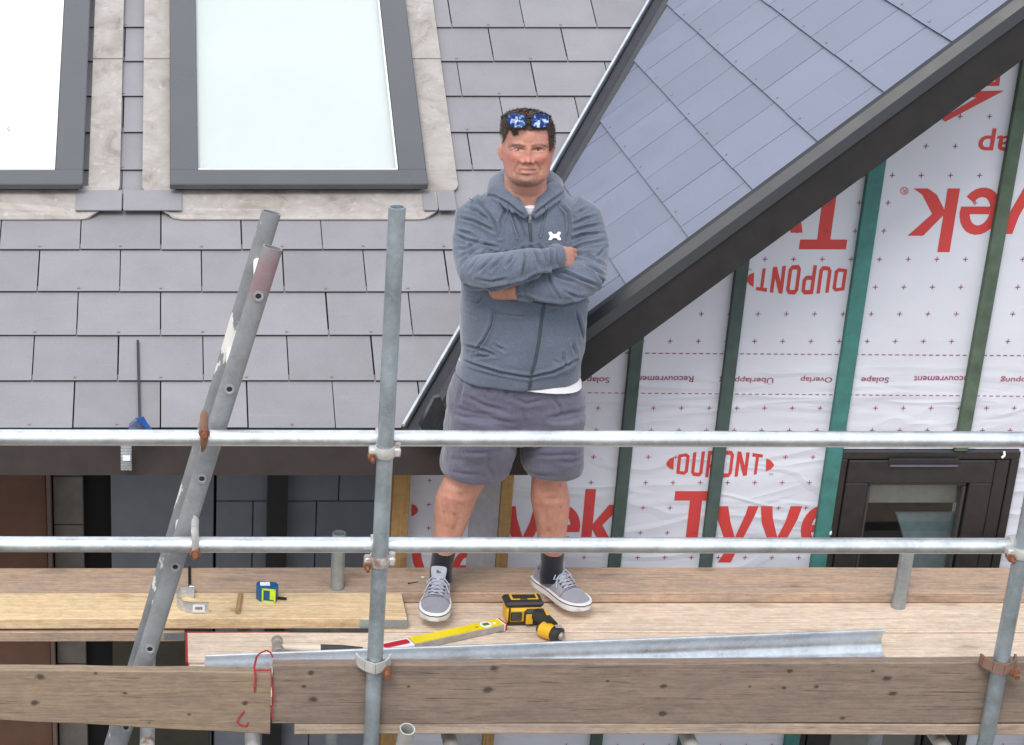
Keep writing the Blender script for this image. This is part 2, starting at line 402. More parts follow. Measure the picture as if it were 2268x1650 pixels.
def slate_mesh(poly, tilt=.0095, th=.0065, L=.27, rivet=True, mat=m_slate):
    mb = MB(); zz = lambda y: tilt*(1-y/L)
    n = len(poly); V = [Vector((x, y, zz(y))) for x, y in poly]+[Vector((x, y, zz(y)+th)) for x, y in poly]
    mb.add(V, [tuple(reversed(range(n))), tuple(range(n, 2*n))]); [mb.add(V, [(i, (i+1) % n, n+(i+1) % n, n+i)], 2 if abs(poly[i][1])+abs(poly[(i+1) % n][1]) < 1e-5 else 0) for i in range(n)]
    if rivet: mb.box((-.005, .012, tilt+th-.001), (.005, .019, tilt+th+.0025), 1)
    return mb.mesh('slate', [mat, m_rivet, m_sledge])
FULL = [(-SW/2+SG/2, 0), (SW/2-SG/2, 0), (SW/2-SG/2, .27), (-SW/2+SG/2, .27)]
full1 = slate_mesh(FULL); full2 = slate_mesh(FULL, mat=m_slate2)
GA = .2316
for k in range(0, 18):
    d0 = k*GA-.005
    off = .127 if k % 2 == 1 else .277
    if k >= 17: continue
    for j in range(-6, 12):
        x0 = off+SW*(j) ; xc = x0+SW/2
        if x0 < -1.45 or x0 > valx(d0+.27)-.03: continue
        f = lambda p: (valx(d0+p[1])-.045)-(xc+p[0])
        poly = clip(FULL, f)
        if len(poly) < 3: continue
        same = len(poly) == 4 and all(abs(a[0]-b[0])+abs(a[1]-b[1]) < 1e-6 for a, b in zip(poly, FULL))
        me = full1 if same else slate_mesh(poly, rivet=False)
        W = MR @ Matrix.Translation((xc+random.uniform(-.0008, .0008), d0+random.uniform(-.0012, .0012), random.uniform(0, .0008))) @ Matrix.Rotation(random.uniform(-.0015, .0015), 4, 'Z')
        put(bpy.data.objects.new('slate', me), roofm, W)
for k in range(-3, 9):
    t0 = -.005+k*.246
    off = .12 if k % 2 == 0 else .12-.146      # distance behind the verge of a joint
    SWg = .292
    for j in range(-1, 14):
        y0 = off+SWg*(j-1)
        if y0 > valy(t0+.27)-YV-.02: continue
        FG = [(-SWg/2+SG/2, 0), (SWg/2-SG/2, 0), (SWg/2-SG/2, .27), (-SWg/2+SG/2, .27)]
        yc = y0+SWg/2                          # distance behind verge of the centre; local x = -(Y-YV)
        f1 = lambda p: (yc-p[0])-.004
        f2 = lambda p: (valy(t0+p[1])-YV-.085)-(yc-p[0])
        poly = clip(FG, f1)
        if len(poly) >= 3: poly = clip(poly, f2)
        if len(poly) < 3: continue
        me = None
        xs = [p[0] for p in poly]
        if len(poly) == 4 and max(xs)-min(xs) > SWg-.006 and abs(poly[0][1]) < 1e-6 and abs(poly[1][1]) < 1e-6:
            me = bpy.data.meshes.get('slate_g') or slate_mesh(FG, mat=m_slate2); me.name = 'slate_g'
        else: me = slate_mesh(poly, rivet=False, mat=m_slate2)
        W = MC @ Matrix.Translation((-yc, t0+random.uniform(-.001, .001), random.uniform(0, .0008))) @ Matrix.Rotation(random.uniform(-.0015, .0015), 4, 'Z')
        put(bpy.data.objects.new('slate', me), roofg, W)
# valley gutter: dark tray with rolled left edge
mb = MB()
def vp(t, dx=0, dz=0):                          # point on valley, z parameter
    z = t; return Vector((VX+(z-VZ)/math.tan(BE)+dx, EY+(z-EZ)/math.tan(AL), z+dz))
za, zb_ = .60, 2.35
A = [vp(za, -.05, .014), vp(za, -.012, -.004), vp(za, .03, -.004), vp(za, .10, .07)]
B = [vp(zb_, -.05, .014), vp(zb_, -.012, -.004), vp(zb_, .03, -.004), vp(zb_, .10, .07)]
for i in range(3):
    a, b, c, d = A[i], A[i+1], B[i+1], B[i]
    mb.add([a, b, c, d, a+Vector((0, 0, -.006)), b+Vector((0, 0, -.006)), c+Vector((0, 0, -.006)), d+Vector((0, 0, -.006))],
           [(0, 1, 2, 3), (7, 6, 5, 4), (0, 4, 5, 1), (2, 6, 7, 3)])
mb.tube([A[0]+Vector((0, 0, .012)), B[0]+Vector((0, 0, .012))], .011, 12)
tray = mb.build('valley_gutter', m_gutterblack, roofm, smooth=True)
mb = MB(); mb.tube([A[0]+Vector((-.004, -.004, .024)), B[0]+Vector((-.004, -.004, .024))], .0065, 8)
mb.build('valley_roll_edge', m_silver, roofm, smooth=True)
# torn flared end of the valley tray over the eaves
mb = MB()
P = [atY(*q, 6.72) for q in ((962, 882), (975, 878), (985, 905), (1012, 880), (1000, 950), (935, 952), (930, 945))]
mb.prism([p+Vector((0, 0, 0)) for p in P], (0, .05, -.01))
mb.build('valley_gutter_end', m_gutterblack, roofm)
# verge trim and barge board
def ext_profile(prof, t0, t1):
    mb = MB(); a = [MC @ Vector((-(y), t0, 0))+Vector((0, 0, z)) for y, z in prof]; b = [MC @ Vector((-(y), t1, 0))+Vector((0, 0, z)) for y, z in prof]
    n = len(prof); mb.add(a+b, [tuple(range(n)), tuple(reversed(range(n, 2*n)))]+[(i, n+i, n+(i+1) % n, (i+1) % n) for i in range(n)]); return mb
ext_profile([(.012, .016), (-.002, .024), (-.014, .014), (-.036, -.020), (-.044, -.062), (-.040, -.066), (.012, -.066)], -.86, T1).build('verge_trim', m_verge, roofg)
ext_profile([(.012, -.068), (-.034, -.068), (-.034, -.208), (.012, -.208)], -.86, T1).build('barge_board', m_barge, roofg)
mb = ext_profile([(.014, -.12), (.014, -.135), (YW-YV, -.135), (YW-YV, -.12)], -.6, T1); mb.build('soffit_board', m_barge, roofg)
# eaves fascia
mb = MB(); xf = (1168-370)/636
mb.box((-1.5, 6.832, .432), (xf, 6.856, .588)); mb.build('fascia_board', m_fascia, house)
mb = MB(); mb.box((-1.5, 6.858, .436), (xf, 7.9, .450)); mb.build('eaves_soffit', m_fascia, house)

# roof windows -------------------------------------------------------
def roof_window(x0, x1, d0, d1, b, first=False):
    H0 = .085
    wdw = MB(); hh = lambda x, d, z: MR @ Vector((x, d, z))
    for lo, hi in (((x0, d0), (x1, d0+b*.78)), ((x0, d1-b), (x1, d1)), ((x0, d0+b*.78), (x0+b, d1-b)), ((x1-b, d0+b*.78), (x1, d1-b))):
        wdw.box((*lo, H0-.03), (*hi, H0), 0, MR, .004)
    o = wdw.build('roof_window', m_sash, house, W=MR)
    k = MB(); k.box((x0+.02, d0+.03, 0), (x1-.02, d1-.02, H0-.032), 0, MR); k.build('window_kerb', m_gutterblack, o, W=MR)
    k = MB(); k.box((x0+b-.004, d0+b*.78-.004, H0-.012), (x1-b+.004, d1-b+.004, H0-.008), 0, MR); k.build('pane', m_pane, o, W=MR)
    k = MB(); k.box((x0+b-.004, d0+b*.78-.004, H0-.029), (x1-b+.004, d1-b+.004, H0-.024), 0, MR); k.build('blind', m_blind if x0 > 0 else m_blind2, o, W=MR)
    k = MB()
    k.box((x1-b-.006, d0+b*.78, H0-.008), (x1-b-.001, d1-b, H0+.002), 0, MR); k.box((x0+b, d0+b*.78+.0, H0-.008), (x1-b-.007, d0+b*.78+.004, H0+.001), 0, MR)
    k.build('glazing_seal', m_fixw, o, W=MR)
    return o
wa = roof_window(.010, .985, 1.215, 3.05, .108)
wb = roof_window(-1.30, -.318, 1.215, 3.05, .108)
# small arrow printed on the left pane
mb = MB(); p = [(14, 285), (22, 279), (23, 281), (17, 285), (23, 290), (22, 292)]
def onroof(u, v, h):
    d = ray(u, v); n = MR.to_3x3() @ Vector((0, 0, 1)); o = MR @ Vector((0, 0, h)); return C0+d*((o-C0).dot(n)/d.dot(n))
mb.prism([onroof(u, v, .0795) for u, v in p], (0, 0, .0015)); mb.build('pane_arrow', simple('grey_ink', (.3, .3, .3), .6), wb, W=MR)

def lead_strip(x0, x1, d0, d1, r=.05, round_left=True, name='lead_flashing', h0=.016, lift=.0):
    pts = []
    N = 7
    if round_left: pts += [(x0+r-r*math.cos(a), d0+r-r*math.sin(a)) for a in [math.pi/2*i/N for i in range(N+1)]]
    else: pts += [(x0, d0)]
    if not round_left: pts += [(x1-r+r*math.sin(a), d0+r-r*math.cos(a)) for a in [math.pi/2*i/N for i in range(N+1)]]
    else: pts += [(x1, d0)]
    pts += [(x1, d1), (x0, d1)]
    mb = MB(); mb.prism([MR @ Vector((x, d, h0)) for x, d in pts], MR.to_3x3() @ Vector((0, 0, .004)))
    return mb.build(name, m_lead, roofm, W=MR)
def uX(u, v): p = onroof(u, v, .015); q = MR.inverted() @ p; return q.x, q.y
for (uo, vo, left, base) in ((265, 436, False, -.30), (315, 436, True, .02), (1015, 432, False, .97)):
    x, d = uX(uo, vo)
    if left: lead_strip(x, .03, d, 2.10, .045, True, h0=.0275); lead_strip(x, .03, 2.07, 3.1, .004, True, h0=.032)
    else: lead_strip(base, x, d, 2.10, .045, False, h0=.0275); lead_strip(base, x-.0, 2.07, 3.1, .004, False, h0=.032)
# lead aprons under the sills
def apron(u0, u1, rl, rr):
    x0, d0 = uX(u0, 487); x1, _ = uX(u1, 487); d1 = 1.27; pts = []; N = 8; rx = .09; ry = .055
    pts += [(x0+rx-rx*math.cos(a), d0+ry-ry*math.sin(a)) for a in [math.pi/2*i/N for i in range(N+1)]] if rl else [(x0, d0)]
    pts += [(x1-rx+rx*math.sin(a), d0+ry-ry*math.cos(a)) for a in [math.pi/2*i/N for i in range(N+1)]] if rr else [(x1, d0)]
    pts += [(x1, d1), (x0, d1)]
    mb = MB(); mb.prism([MR @ Vector((x, d, .0135+(.0 if d < 1.1 else .012))) for x, d in pts], MR.to_3x3() @ Vector((0, 0, .0045)))
    mb.build('lead_apron', m_lead, roofm, W=MR)
apron(358, 972, True, True); apron(-420, 222, False, True)
# slates laid over the apron between the windows
for (ua, ub) in ((167, 271), (273, 404), (938, 968), (971, 1012)):
    x0, d0 = uX(ua, 476); x1, _ = uX(ub, 476)
    poly = [(x0, 0), (x1-.003, 0), (x1-.003, .125), (x0, .125)]
    mb = MB(); mb.prism([MR @ Vector((x, d0+d, .0340-.06*d)) for x, d in poly], MR.to_3x3() @ Vector((0, 0, .005)))
    put(bpy.data.objects.new('slate', mb.mesh('slate', [m_slate], MR)), roofm, MR)

# gable wall ---------------------------------------------------------
def vergez(x): return VZ+(x-VX)*math.tan(BE)
mb = MB()
xl = 1.245
polyw = [(xl, -2.8), (5.2, -2.8), (5.2, 1.2), (rx, vergez(rx)-.14), (xl, vergez(xl)-.14)]
wx0, wx1, wz1 = (1858-370)/616.5, 3.05, None
wz1 = atY(2000, 994, YW).z; wz0 = -1.0
# the wall sheet is built round the window opening
def wallpiece(poly): mb.prism([Vector((x, YW, z)) for x, z in poly], (0, .12, 0))
xa = atY(1858, 994, YW).x; xb = atY(2245, 994, YW).x+.02
wallpiece([(xl, -2.8), (xa, -2.8), (xa, vergez(xa)-.13), (xl, vergez(xl)-.13)])
wallpiece([(xa, wz1), (xb, wz1), (xb, vergez(xb)-.13), (xa, vergez(xa)-.13)])
wallpiece([(xb, -2.8), (5.2, -2.8), (5.2, 1.2), (rx, vergez(rx)-.13), (xb, vergez(xb)-.13)])
wallpiece([(xa, -2.8), (xb, -2.8), (xb, wz0), (xa, wz0)])
wall = mb.build('gable_wall', m_tyvek, house, W=Matrix.Translation((0, YW, 0)))
# upper overlapping sheet edge: a very thin second layer above the overlap line
zl = atY(1700, 876, YW).z
BATS = [(1.646, m_batt2, .044, 0), (1.982, m_batt2, .044, 0), (2.395, m_batt, .056, 0), (2.846, m_batt3, .046, wz1+.0), (3.33, m_batt2, .046, 0), (3.8, m_batt2, .046, 0)]
for x, m, wd, zlo in BATS:
    mb = MB(); z0 = zlo if zlo else -2.7; zt_ = vergez(x)-.145
    if x > 3.0: zt_ = min(zt_, 1.9 if x < 3.5 else 1.6)
    mb.box((x-wd/2, YW-.026, z0), (x+wd/2, YW-.0015, zt_), 0, None, .002)
    mb.build('batten', m, house, origin=(x, YW, z0))
for x in ((2026-370)/552, ):
    pass
mb = MB(); xx = atY(2026, 1640, YW).x; mb.box((xx-.022, YW-.026, -2.7), (xx+.022, YW-.0015, wz0-.0), 0, None, .002); mb.build('batten', m_batt2, house, origin=(xx, YW, -2.7))

# --- printing on the wrap: flat text meshes 1.5 mm proud of the sheet
def text_mesh(s, bold=.0, cond=1.0):
    c = bpy.data.curves.new('t', 'FONT'); c.body = s; c.size = 1; c.offset = bold; c.resolution_u = 5
    o = bpy.data.objects.new('t', c); COL.objects.link(o)
    dg = bpy.context.evaluated_depsgraph_get(); dg.update()
    me = bpy.data.meshes.new_from_object(o.evaluated_get(dg)); bpy.data.objects.remove(o); 
    return me
def place_text(s, uv0, uv1, flip=False, bold=.03, mat=None, Y=YW, warp=None, name='lettering', parent=None, fit=None, skew=0, clipx=None):
    me = text_mesh(s, bold); n = len(me.vertices); a = np.empty(n*3); me.vertices.foreach_get('co', a); a = a.reshape(-1, 3)
    lo = a.min(0); hi = a.max(0); t = (a[:, 0]-lo[0])/(hi[0]-lo[0]); h = (a[:, 1]-lo[1])/(hi[1]-lo[1])
    if warp: t, h = warp(t, h)
    p = atY(*uv0, Y); q = atY(*uv1, Y)         # photo corners: top-left, bottom-right of the ink
    vm_ = (uv0[1]+uv1[1])/2; X0, X1, Z1, Z0 = atY(uv0[0], vm_, Y).x, atY(uv1[0], vm_, Y).x, p.z, q.z
    if fit: X0, X1, Z1, Z0 = fit
    if flip: t = 1-t; h = 1-h
    co = np.stack([X0+(X1-X0)*t+skew*h, np.full(n, Y-.0015), Z0+(Z1-Z0)*h], 1)
    if clipx: co[:, 0] = np.clip(co[:, 0], *clipx)
    o0 = Vector((co[:, 0].mean(), Y-.0016, co[:, 2].mean())); co -= np.array(o0)
    me.vertices.foreach_set('co', co.ravel()); me.materials.clear(); me.materials.append(mat or m_print); me.update()
    return put(bpy.data.objects.new(name, me), parent or wall, Matrix.Translation(o0))
ar = lambda t, h: (t, h*(1-.30*np.abs(2*t-1)**1.7)+.15*np.abs(2*t-1)**1.7)     # DUPONT oval: tall in the middle
# word size in metres taken from the letters that show
XS = atY(*zt(1522, 433), YW).x-atY(*zt(1374, 433), YW).x
def Wp(x, y): return atY(*zt(x, y), YW)
def Wq(x, y): return atY(*zb(x, y), YW)
def ringq(o, i): return [[o[k], o[(k+1) % len(o)], i[(k+1) % len(i)], i[k]] for k in range(len(o))]
def arcpts(cx, cy, rx, ry, a0, a1, n): return [(cx+rx*math.cos(R(a0+(a1-a0)*k/n)), cy+ry*math.sin(R(a0+(a1-a0)*k/n))) for k in range(n+1)]
def arcring(cx, cy, ro, ri, a0, a1, n=22):
    o = arcpts(cx, cy, *ro, a0, a1, n); i = arcpts(cx, cy, *ri, a0, a1, n); return [[o[k], o[k+1], i[k+1], i[k]] for k in range(n)]
OC = [(.22, 0), (.78, 0), (1, .14), (1, .86), (.78, 1), (.22, 1), (0, .86), (0, .14)]; IC = [(.33, .15), (.67, .15), (.72, .2), (.72, .8), (.67, .85), (.33, .85), (.28, .8), (.28, .2)]
GL = {
 'T': [[(.36, 0), (.64, 0), (.64, .84), (1, .84), (1, 1), (0, 1), (0, .84), (.36, .84)]],
 'y': [[(0, 1), (.30, 1), (.40, .72), (.545, .44), (.62, .62), (.72, .85), (.76, 1), (1, 1), (.93, .82), (.52, 0), (.22, 0), (.40, .26), (.12, .72)]],
 'v': [[(0, 1), (.28, 1), (.33, .72), (.50, .27), (.64, .62), (.72, 1), (1, 1), (.93, .70), (.64, 0), (.38, 0), (.07, .62)]],
 'k': [[(0, 1), (.27, 1), (.27, .42), (.64, .74), (.98, .74), (.52, .40), (.80, .10), (1.02, 0), (.70, 0), (.48, .10), (.27, .33), (.27, 0), (0, 0)]],
 'e': arcring(.5, .5, (.5, .5), (.25, .30), 0, 322)+[[(.26, .40), (.99, .40), (1, .56), (.26, .56)]],
 'D': ringq([(0, 0), (.72, 0), (1, .14), (1, .86), (.72, 1), (0, 1)], [(.28, .15), (.66, .15), (.72, .2), (.72, .8), (.66, .85), (.28, .85)]),
 'U': [[(0, 1), (.28, 1), (.28, .2), (0, .14)], [(0, .14), (.28, .2), (.33, .15), (.22, 0)], [(.22, 0), (.33, .15), (.67, .15), (.78, 0)], [(.78, 0), (.67, .15), (.72, .2), (1, .14)], [(1, .14), (.72, .2), (.72, 1), (1, 1)]],
 'P': ringq([(0, .36), (.74, .36), (1, .48), (1, .88), (.74, 1), (0, 1)], [(.28, .50), (.66, .50), (.72, .55), (.72, .80), (.66, .85), (.28, .85)])+[[(0, 0), (.28, 0), (.28, .359), (0, .359)]],
 'O': ringq(OC, IC),
 'N': [[(0, 0), (.27, 0), (.27, .58), (.70, 0), (1, 0), (1, 1), (.73, 1), (.73, .42), (.30, 1), (0, 1)]]}
def glyphs(word, uv0, uv1, flip=False, gap=.045, Y=YW, warp=None, parent=None, cx=None):
    p = atY(*uv0, Y); q = atY(*uv1, Y); vt_ = uv0[1] if not flip else (uv0[1]*.4+uv1[1]*.6); p.x = atY(uv0[0], vt_, Y).x; q.x = atY(uv1[0], vt_, Y).x; wds = [dict(T=.9, N=1.05).get(c, 1.0) for c in word]; tot = sum(wds)+gap*6*(len(word)-1); x0 = 0
    for c, wd in zip(word, wds):
        mb = MB(); k = 0
        for st in GL[c]:
            pts = []
            for a, b in st:
                t = (x0+a*wd)/tot; h = b
                if warp: t, h = warp(t, h); t, h = float(t), float(h)
                if flip: t, h = 1-t, 1-h
                X = p.x+(q.x-p.x)*t
                if cx: X = min(max(X, cx[0]), cx[1])
                pts.append(Vector((X, Y-.0012-(.0001 if c == 'e' and st is GL['e'][-1] else 0), q.z+(p.z-q.z)*h)))
            mb.prism(pts, (0, .0003, 0))
        mb.build('letter', m_print, parent or wall, W=Matrix.Translation((0, YW, 0))); x0 += wd+gap*6
def letters(parts, flip=False):
    for s, a, b in parts: glyphs(s, a, b, flip)
letters([('k', zt(1670, 67), zt(1905, 396)), ('e', zt(1933, 62), zt(2140, 307)), ('v', zt(2160, 62), zt(2390, 302))], True)
letters([('T', zt(1122, 62), zt(1366, 382)), ('y', zt(930, -30), zt(1142, 296))], True)
letters([('T', zb(466, 724), zb(692, 1024)), ('y', zb(672, 802), zb(897, 1092)), ('v', zb(908, 802), zb(1122, 1022)), ('e', zb(1132, 796), zb(1340, 1028))])
letters([('k', zb(2, 714), zb(205, 1022)), ('e', zb(-215, 796), zb(-15, 1028)), ('v', zb(-420, 802), zb(-200, 1022))])
glyphs('DUPONT', zt(888, 462), zt(1345, 616), True, warp=ar)
glyphs('DUPONT', zb(484, 514), zb(922, 654), False, warp=ar)
place_text('TM', zt(838, 478), zt(862, 490), True, .0, mat=m_cross)
place_text('TM', zb(948, 632), zb(970, 642), False, .0, mat=m_cross)
place_text('R', zt(1640, 68), zt(1660, 92), True, .0)
place_text('ap', ((3000+1040/3)/1.544, (150+868/3)/1.544), ((3000+1372/3)/1.544, (150+1096/3)/1.544), True, .012)
z6 = lambda x, y: ((3000+x/3)/1.544, (150+y/3)/1.544)
def poly_print(pts, conv, par=None):
    mb = MB(); mb.prism([atY(*conv(x, y), YW)+Vector((0, -.0016, 0)) for x, y in pts], (0, .0008, 0)); mb.build('printed_logo', m_print, par or wall, W=Matrix.Translation((0, YW, 0)))
poly_print([(650, 765), (690, 800), (1296, 480), (1040, 484), (935, 545), (1018, 550)], z6)
poly_print([(1105, 432), (1245, 432), (1262, 300), (1222, 330), (1205, 392), (1165, 392)], z6)
poly_print([(874, 502), (850, 512), (836, 532), (838, 548), (852, 566), (870, 577)], zt)
poly_print([(460, 548), (437, 556), (420, 578), (420, 590), (436, 606), (456, 614)], zb)
poly_print([(936, 556), (958, 564), (976, 586), (976, 592), (958, 612), (934, 622)], zb)
ring = [(1650+21*math.cos(a), 80+20*math.sin(a)) for a in [2*math.pi*i/20 for i in range(21)]]; ri = [(1650+17.5*math.cos(a), 80+16.5*math.sin(a)) for a in [2*math.pi*i/20 for i in range(21)]]
mb = MB(); P_ = [atY(*zt(*q), YW)+Vector((0, -.0016, 0)) for q in ring[:20]+ri[:20]]
mb.add(P_, [(i, (i+1) % 20, 20+(i+1) % 20, 20+i) for i in range(20)]); mb.build('printed_ring', m_print, wall, W=Matrix.Translation((0, YW, 0)))
for s, a, b in (('Solape', -18, 126), ('Recouvrement', 250, 560), ('Überlappung', 693, 973), ('Overlap', 1113, 1277), ('Solape', 1427, 1570), ('Recouvrement', 1698, 2008), ('Überlappung', 2146, 2425)):
    top = 1030 if s != 'Solape' else 1033
    asc = {'Solape': (1034, 1073), 'Recouvrement': (1036, 1068), 'Überlappung': (1037, 1080), 'Overlap': (1034, 1070)}[s]
    place_text(s, zt(a, asc[0]), zt(b, asc[1]), True, .012, mat=m_cross)
# crosses and dashed lines
mb = MB(); gx = XS
def cross(x, z, k=.0085, wd=.0013):
    if x < xl+.01 or z > vergez(x)-.15: return
    if x > xa-.01 and x < xb and z < wz1+.005: return
    mb.box((x-k, YW-.0016, z-wd), (x+k, YW-.0008, z+wd)); mb.box((x-wd, YW-.0017, z-k), (x+wd, YW-.0009, z+k))
pu_ = Wp(1522, 433); pl_ = Wq(1015, 680)
rowU = [Wp(1500, y).z for y in (857, 716, 577, 433, 287, 142, 0)]; dz = rowU[1]-rowU[0]
for i, z in enumerate(rowU+[rowU[-1]+dz*j for j in range(1, 6)]):
    for j in range(-8, 22):
        x = pu_.x+gx*j
        if i in (4, 5) and x < pu_.x-.3: continue
        if i in (4,) and x > pu_.x+.01+.0 and x < pu_.x+.9: continue
        if i == 5 and pu_.x+.08 < x < pu_.x+.26: continue
        if i == 2 and x < pu_.x-.05: continue
        if i == 3 and x < pu_.x-.45: continue
        if i == 7 and x > pu_.x+.28: continue
        if i >= 9 and x < pu_.x+.3 : continue
        cross(x, z)
rowL = [Wq(1000, y).z for y in (295, 410)]
g0 = Wq(877, 680); gl = (Wq(1158, 680).x-Wq(453, 680).x)/5
rz0 = Wq(1000, 680).z; drz = (Wq(1000, 548).z-Wq(1000, 1067).z)/4
for i, z in enumerate([rowL[0], rowL[1]]+[rz0+drz*(1-j) for j in range(0, 5)]+[rz0-drz*(4+j) for j in range(0, 10)]):
    for j in range(-6, 24):
        x = g0.x+gl*j
        if i == 2 and g0.x-.24 < x < g0.x+.05: continue
        if i == 4 and g0.x-.12 < x < g0.x+.01: continue
        if i in (4, 5, 6) and x < g0.x-.60: continue
        if i == 5 and x > g0.x-.15 : continue
        if i == 8 : continue
        cross(x, z)
for y0, y1 in ((917, 931), (1123, 1141)):
    a = Wp(0, y0); b = Wp(2268, y1); n_ = int((5-xl)/.0238)
    for i in range(n_):
        x = xl+.01+i*.0238; z = a.z+(b.z-a.z)*(x-a.x)/(b.x-a.x)
        if z < vergez(x)-.15: mb.box((x, YW-.0017, z-.0016), (x+.0135, YW-.0009, z+.0016))
tag(mb.build('printed_crosses', m_cross, wall, W=Matrix.Translation((0, YW, 0))), kind='stuff')
# overlap step of the upper sheet
mb = MB(); a = Wp(0, 1132)
mb.box((xl+.004, YW-.0008, a.z-.014), (5.1, YW-.0002, a.z+.05)); mb.build('sheet_overlap', m_tyvek, wall, W=Matrix.Translation((0, YW, 0)))

# bay left of the gable wall, between two ochre studs
xs0, xs1 = atY(868, 1100, YW-.02).x, atY(905, 1100, YW-.02).x
xt0, xt1 = atY(1106, 1100, YW-.02).x, atY(1132, 1100, YW-.02).x
for a, b in ((xs0, xs1), (xt0, xt1+.0)):
    mb = MB(); mb.box((a, YW-.05, -2.7), (b, YW+.09, .434), 0, None, .003); mb.build('stud', m_post, house, origin=(a, YW, -2.7))
mb = MB(); xm = atY(1042, 1100, YW+.05).x
mb.prism([Vector((xs1+.001, YW+.05, -2.8)), Vector((xm, YW+.05, -2.8)), Vector((xm, YW+.05, .43)), Vector((xs1+.001, YW+.05, .43))], (0, .03, 0))
bay = mb.build('bay_membrane', m_tyvek, house, W=Matrix.Translation((0, YW, 0)))
mb = MB(); mb.prism([Vector((xm+.001, YW+.05, -2.8)), Vector((xt0-.001, YW-.035, -2.8)), Vector((xt0-.001, YW-.035, .43)), Vector((xm+.001, YW+.05, .43))], (0, .02, 0))
mb.build('folded_membrane', simple('shaded_membrane_fold', (.42, .42, .44), .6), house)  # same white membrane, with the fold's shade put into a greyer colour
mb = MB()
for cx, cy in ((207, 384), (202, 576), (200, 766), (602, 568), (600, 757)):
    p = atY(*z3(cx, cy), YW+.05); mb.box((p.x-.008, YW+.0484, p.z-.0013), (p.x+.008, YW+.0492, p.z+.0013)); mb.box((p.x-.0013, YW+.0483, p.z-.008), (p.x+.0013, YW+.0491, p.z+.008))
mb.build('printed_crosses', m_cross, bay, W=Matrix.Translation((0, YW, 0)))
mb = MB(); mb.prism([atY(*z3(x, y), YW+.0484) for x, y in ((62, 575), (90, 582), (112, 605), (117, 625), (108, 645), (88, 662), (62, 674))], (0, .0006, 0))
mb.build('printed_logo', m_print, bay, W=Matrix.Translation((0, YW, 0)))
glyphs('v', z3(62, 940), z3(330, 1215), Y=YW+.05, parent=bay)
glyphs('e', z3(400, 945), z3(640, 1220), Y=YW+.05, parent=bay, cx=(0, xm))

# casement window in the gable wall
fr = MB(); zt_ = wz1; YF = YW-.022
def rectframe(mbx, x0, x1, z0, z1, b, y0, y1, bt=None):
    bt = bt or b
    mbx.box((x0, y0, z1-bt), (x1, y1, z1), 0, None, .003); mbx.box((x0, y0, z0), (x1, y1, z0+b), 0, None, .003)
    mbx.box((x0, y0, z0+b+.0005), (x0+b, y1, z1-bt-.0005), 0, None, .003); mbx.box((x1-b, y0, z0+b+.0005), (x1, y1, z1-bt-.0005), 0, None, .003)
rectframe(fr, xa+.001, xb-.001, wz0, wz1-.002, .030, YF, YW+.07)
win = fr.build('casement_window', m_frame, house, origin=((xa+xb)/2, YW, wz0))
xs_, xe_ = atY(1912, 1100, YW).x, atY(2157, 1100, YW).x
sa = MB(); x0, x1 = xa+.033, xb-.033-.055
sa.box((x1+.004, YF+.004, wz0+.032), (xb-.033, YW+.06, wz1-.034), 0, None, .003)
bw = xs_-x0; rectframe(sa, x0, x1, wz0+.033, wz1-.034, min(bw, .085), YF-.008, YW+.05, .088)
sa.build('sash', m_frame, win)
sb = MB(); rectframe(sb, x0+.085, x1-.085, wz0+.118, wz1-.124, .012, YF+.006, YW+.02); sb.build('glazing_bead', simple('bead', (.05, .045, .043), .35), win)
mb = MB(); mb.box((x0+.09, YW+.012, wz0+.12), (x1-.09, YW+.016, wz1-.13)); mb.build('pane', m_pane2, win)
mb = MB(); tv = atY(2010, 1020, YF).z
mb.box((atY(1965, 1020, YF).x, YF-.013, tv-.010), (atY(2120, 1020, YF).x, YF-.0085, tv+.012), 0, None, .002); mb.build('trickle_vent', m_black, win)
for i in range(14):
    pass
mb = MB(); mb.box((atY(1968, 1024, YF).x, YF-.020, tv-.016), (atY(2118, 1024, YF).x, YF-.0135, tv-.010)); mb.build('vent_hood', simple('vent_grey', (.12, .11, .15), .4), win)
# the room behind it, and glass reflections built as solid pieces
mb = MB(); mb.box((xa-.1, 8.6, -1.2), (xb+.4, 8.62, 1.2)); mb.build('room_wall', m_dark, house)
mb = MB(); mb.box((x0+.07, YW+.075, atY(2000, 1113, YW+.075).z), (x1-.07, YW+.095, atY(2000, 1058, YW+.075).z)); mb.build('reflected_band', simple('reflected_band_taupe', (.50, .44, .40), .8), house)  # pale reflection in the glass, added as a taupe bar behind the pane
mb = MB(); mb.prism([atY(*q, YW+.10) for q in ((1985, 1138), (2146, 1138), (2120, 1330), (2035, 1300))], (0, .02, 0)); mb.build('reflected_patch', simple('reflected_patch_grey', (.30, .34, .36), .7), house)  # grey reflection in the glass, added as a flat piece behind the pane
# bits of white sealant at the frame
mb = MB(); mb.tube([atY(2223, 1000, YF-.01), atY(2224, 1008, YF-.012), atY(2218, 1014, YF-.012)], .0045, 8); mb.build('sealant', m_fixw, win, smooth=True)
mb = MB(); mb.sphere(atY(1838, 1180, YF), (.006, .006, .011), 6); mb.build('sealant', m_fixw, win, smooth=True)

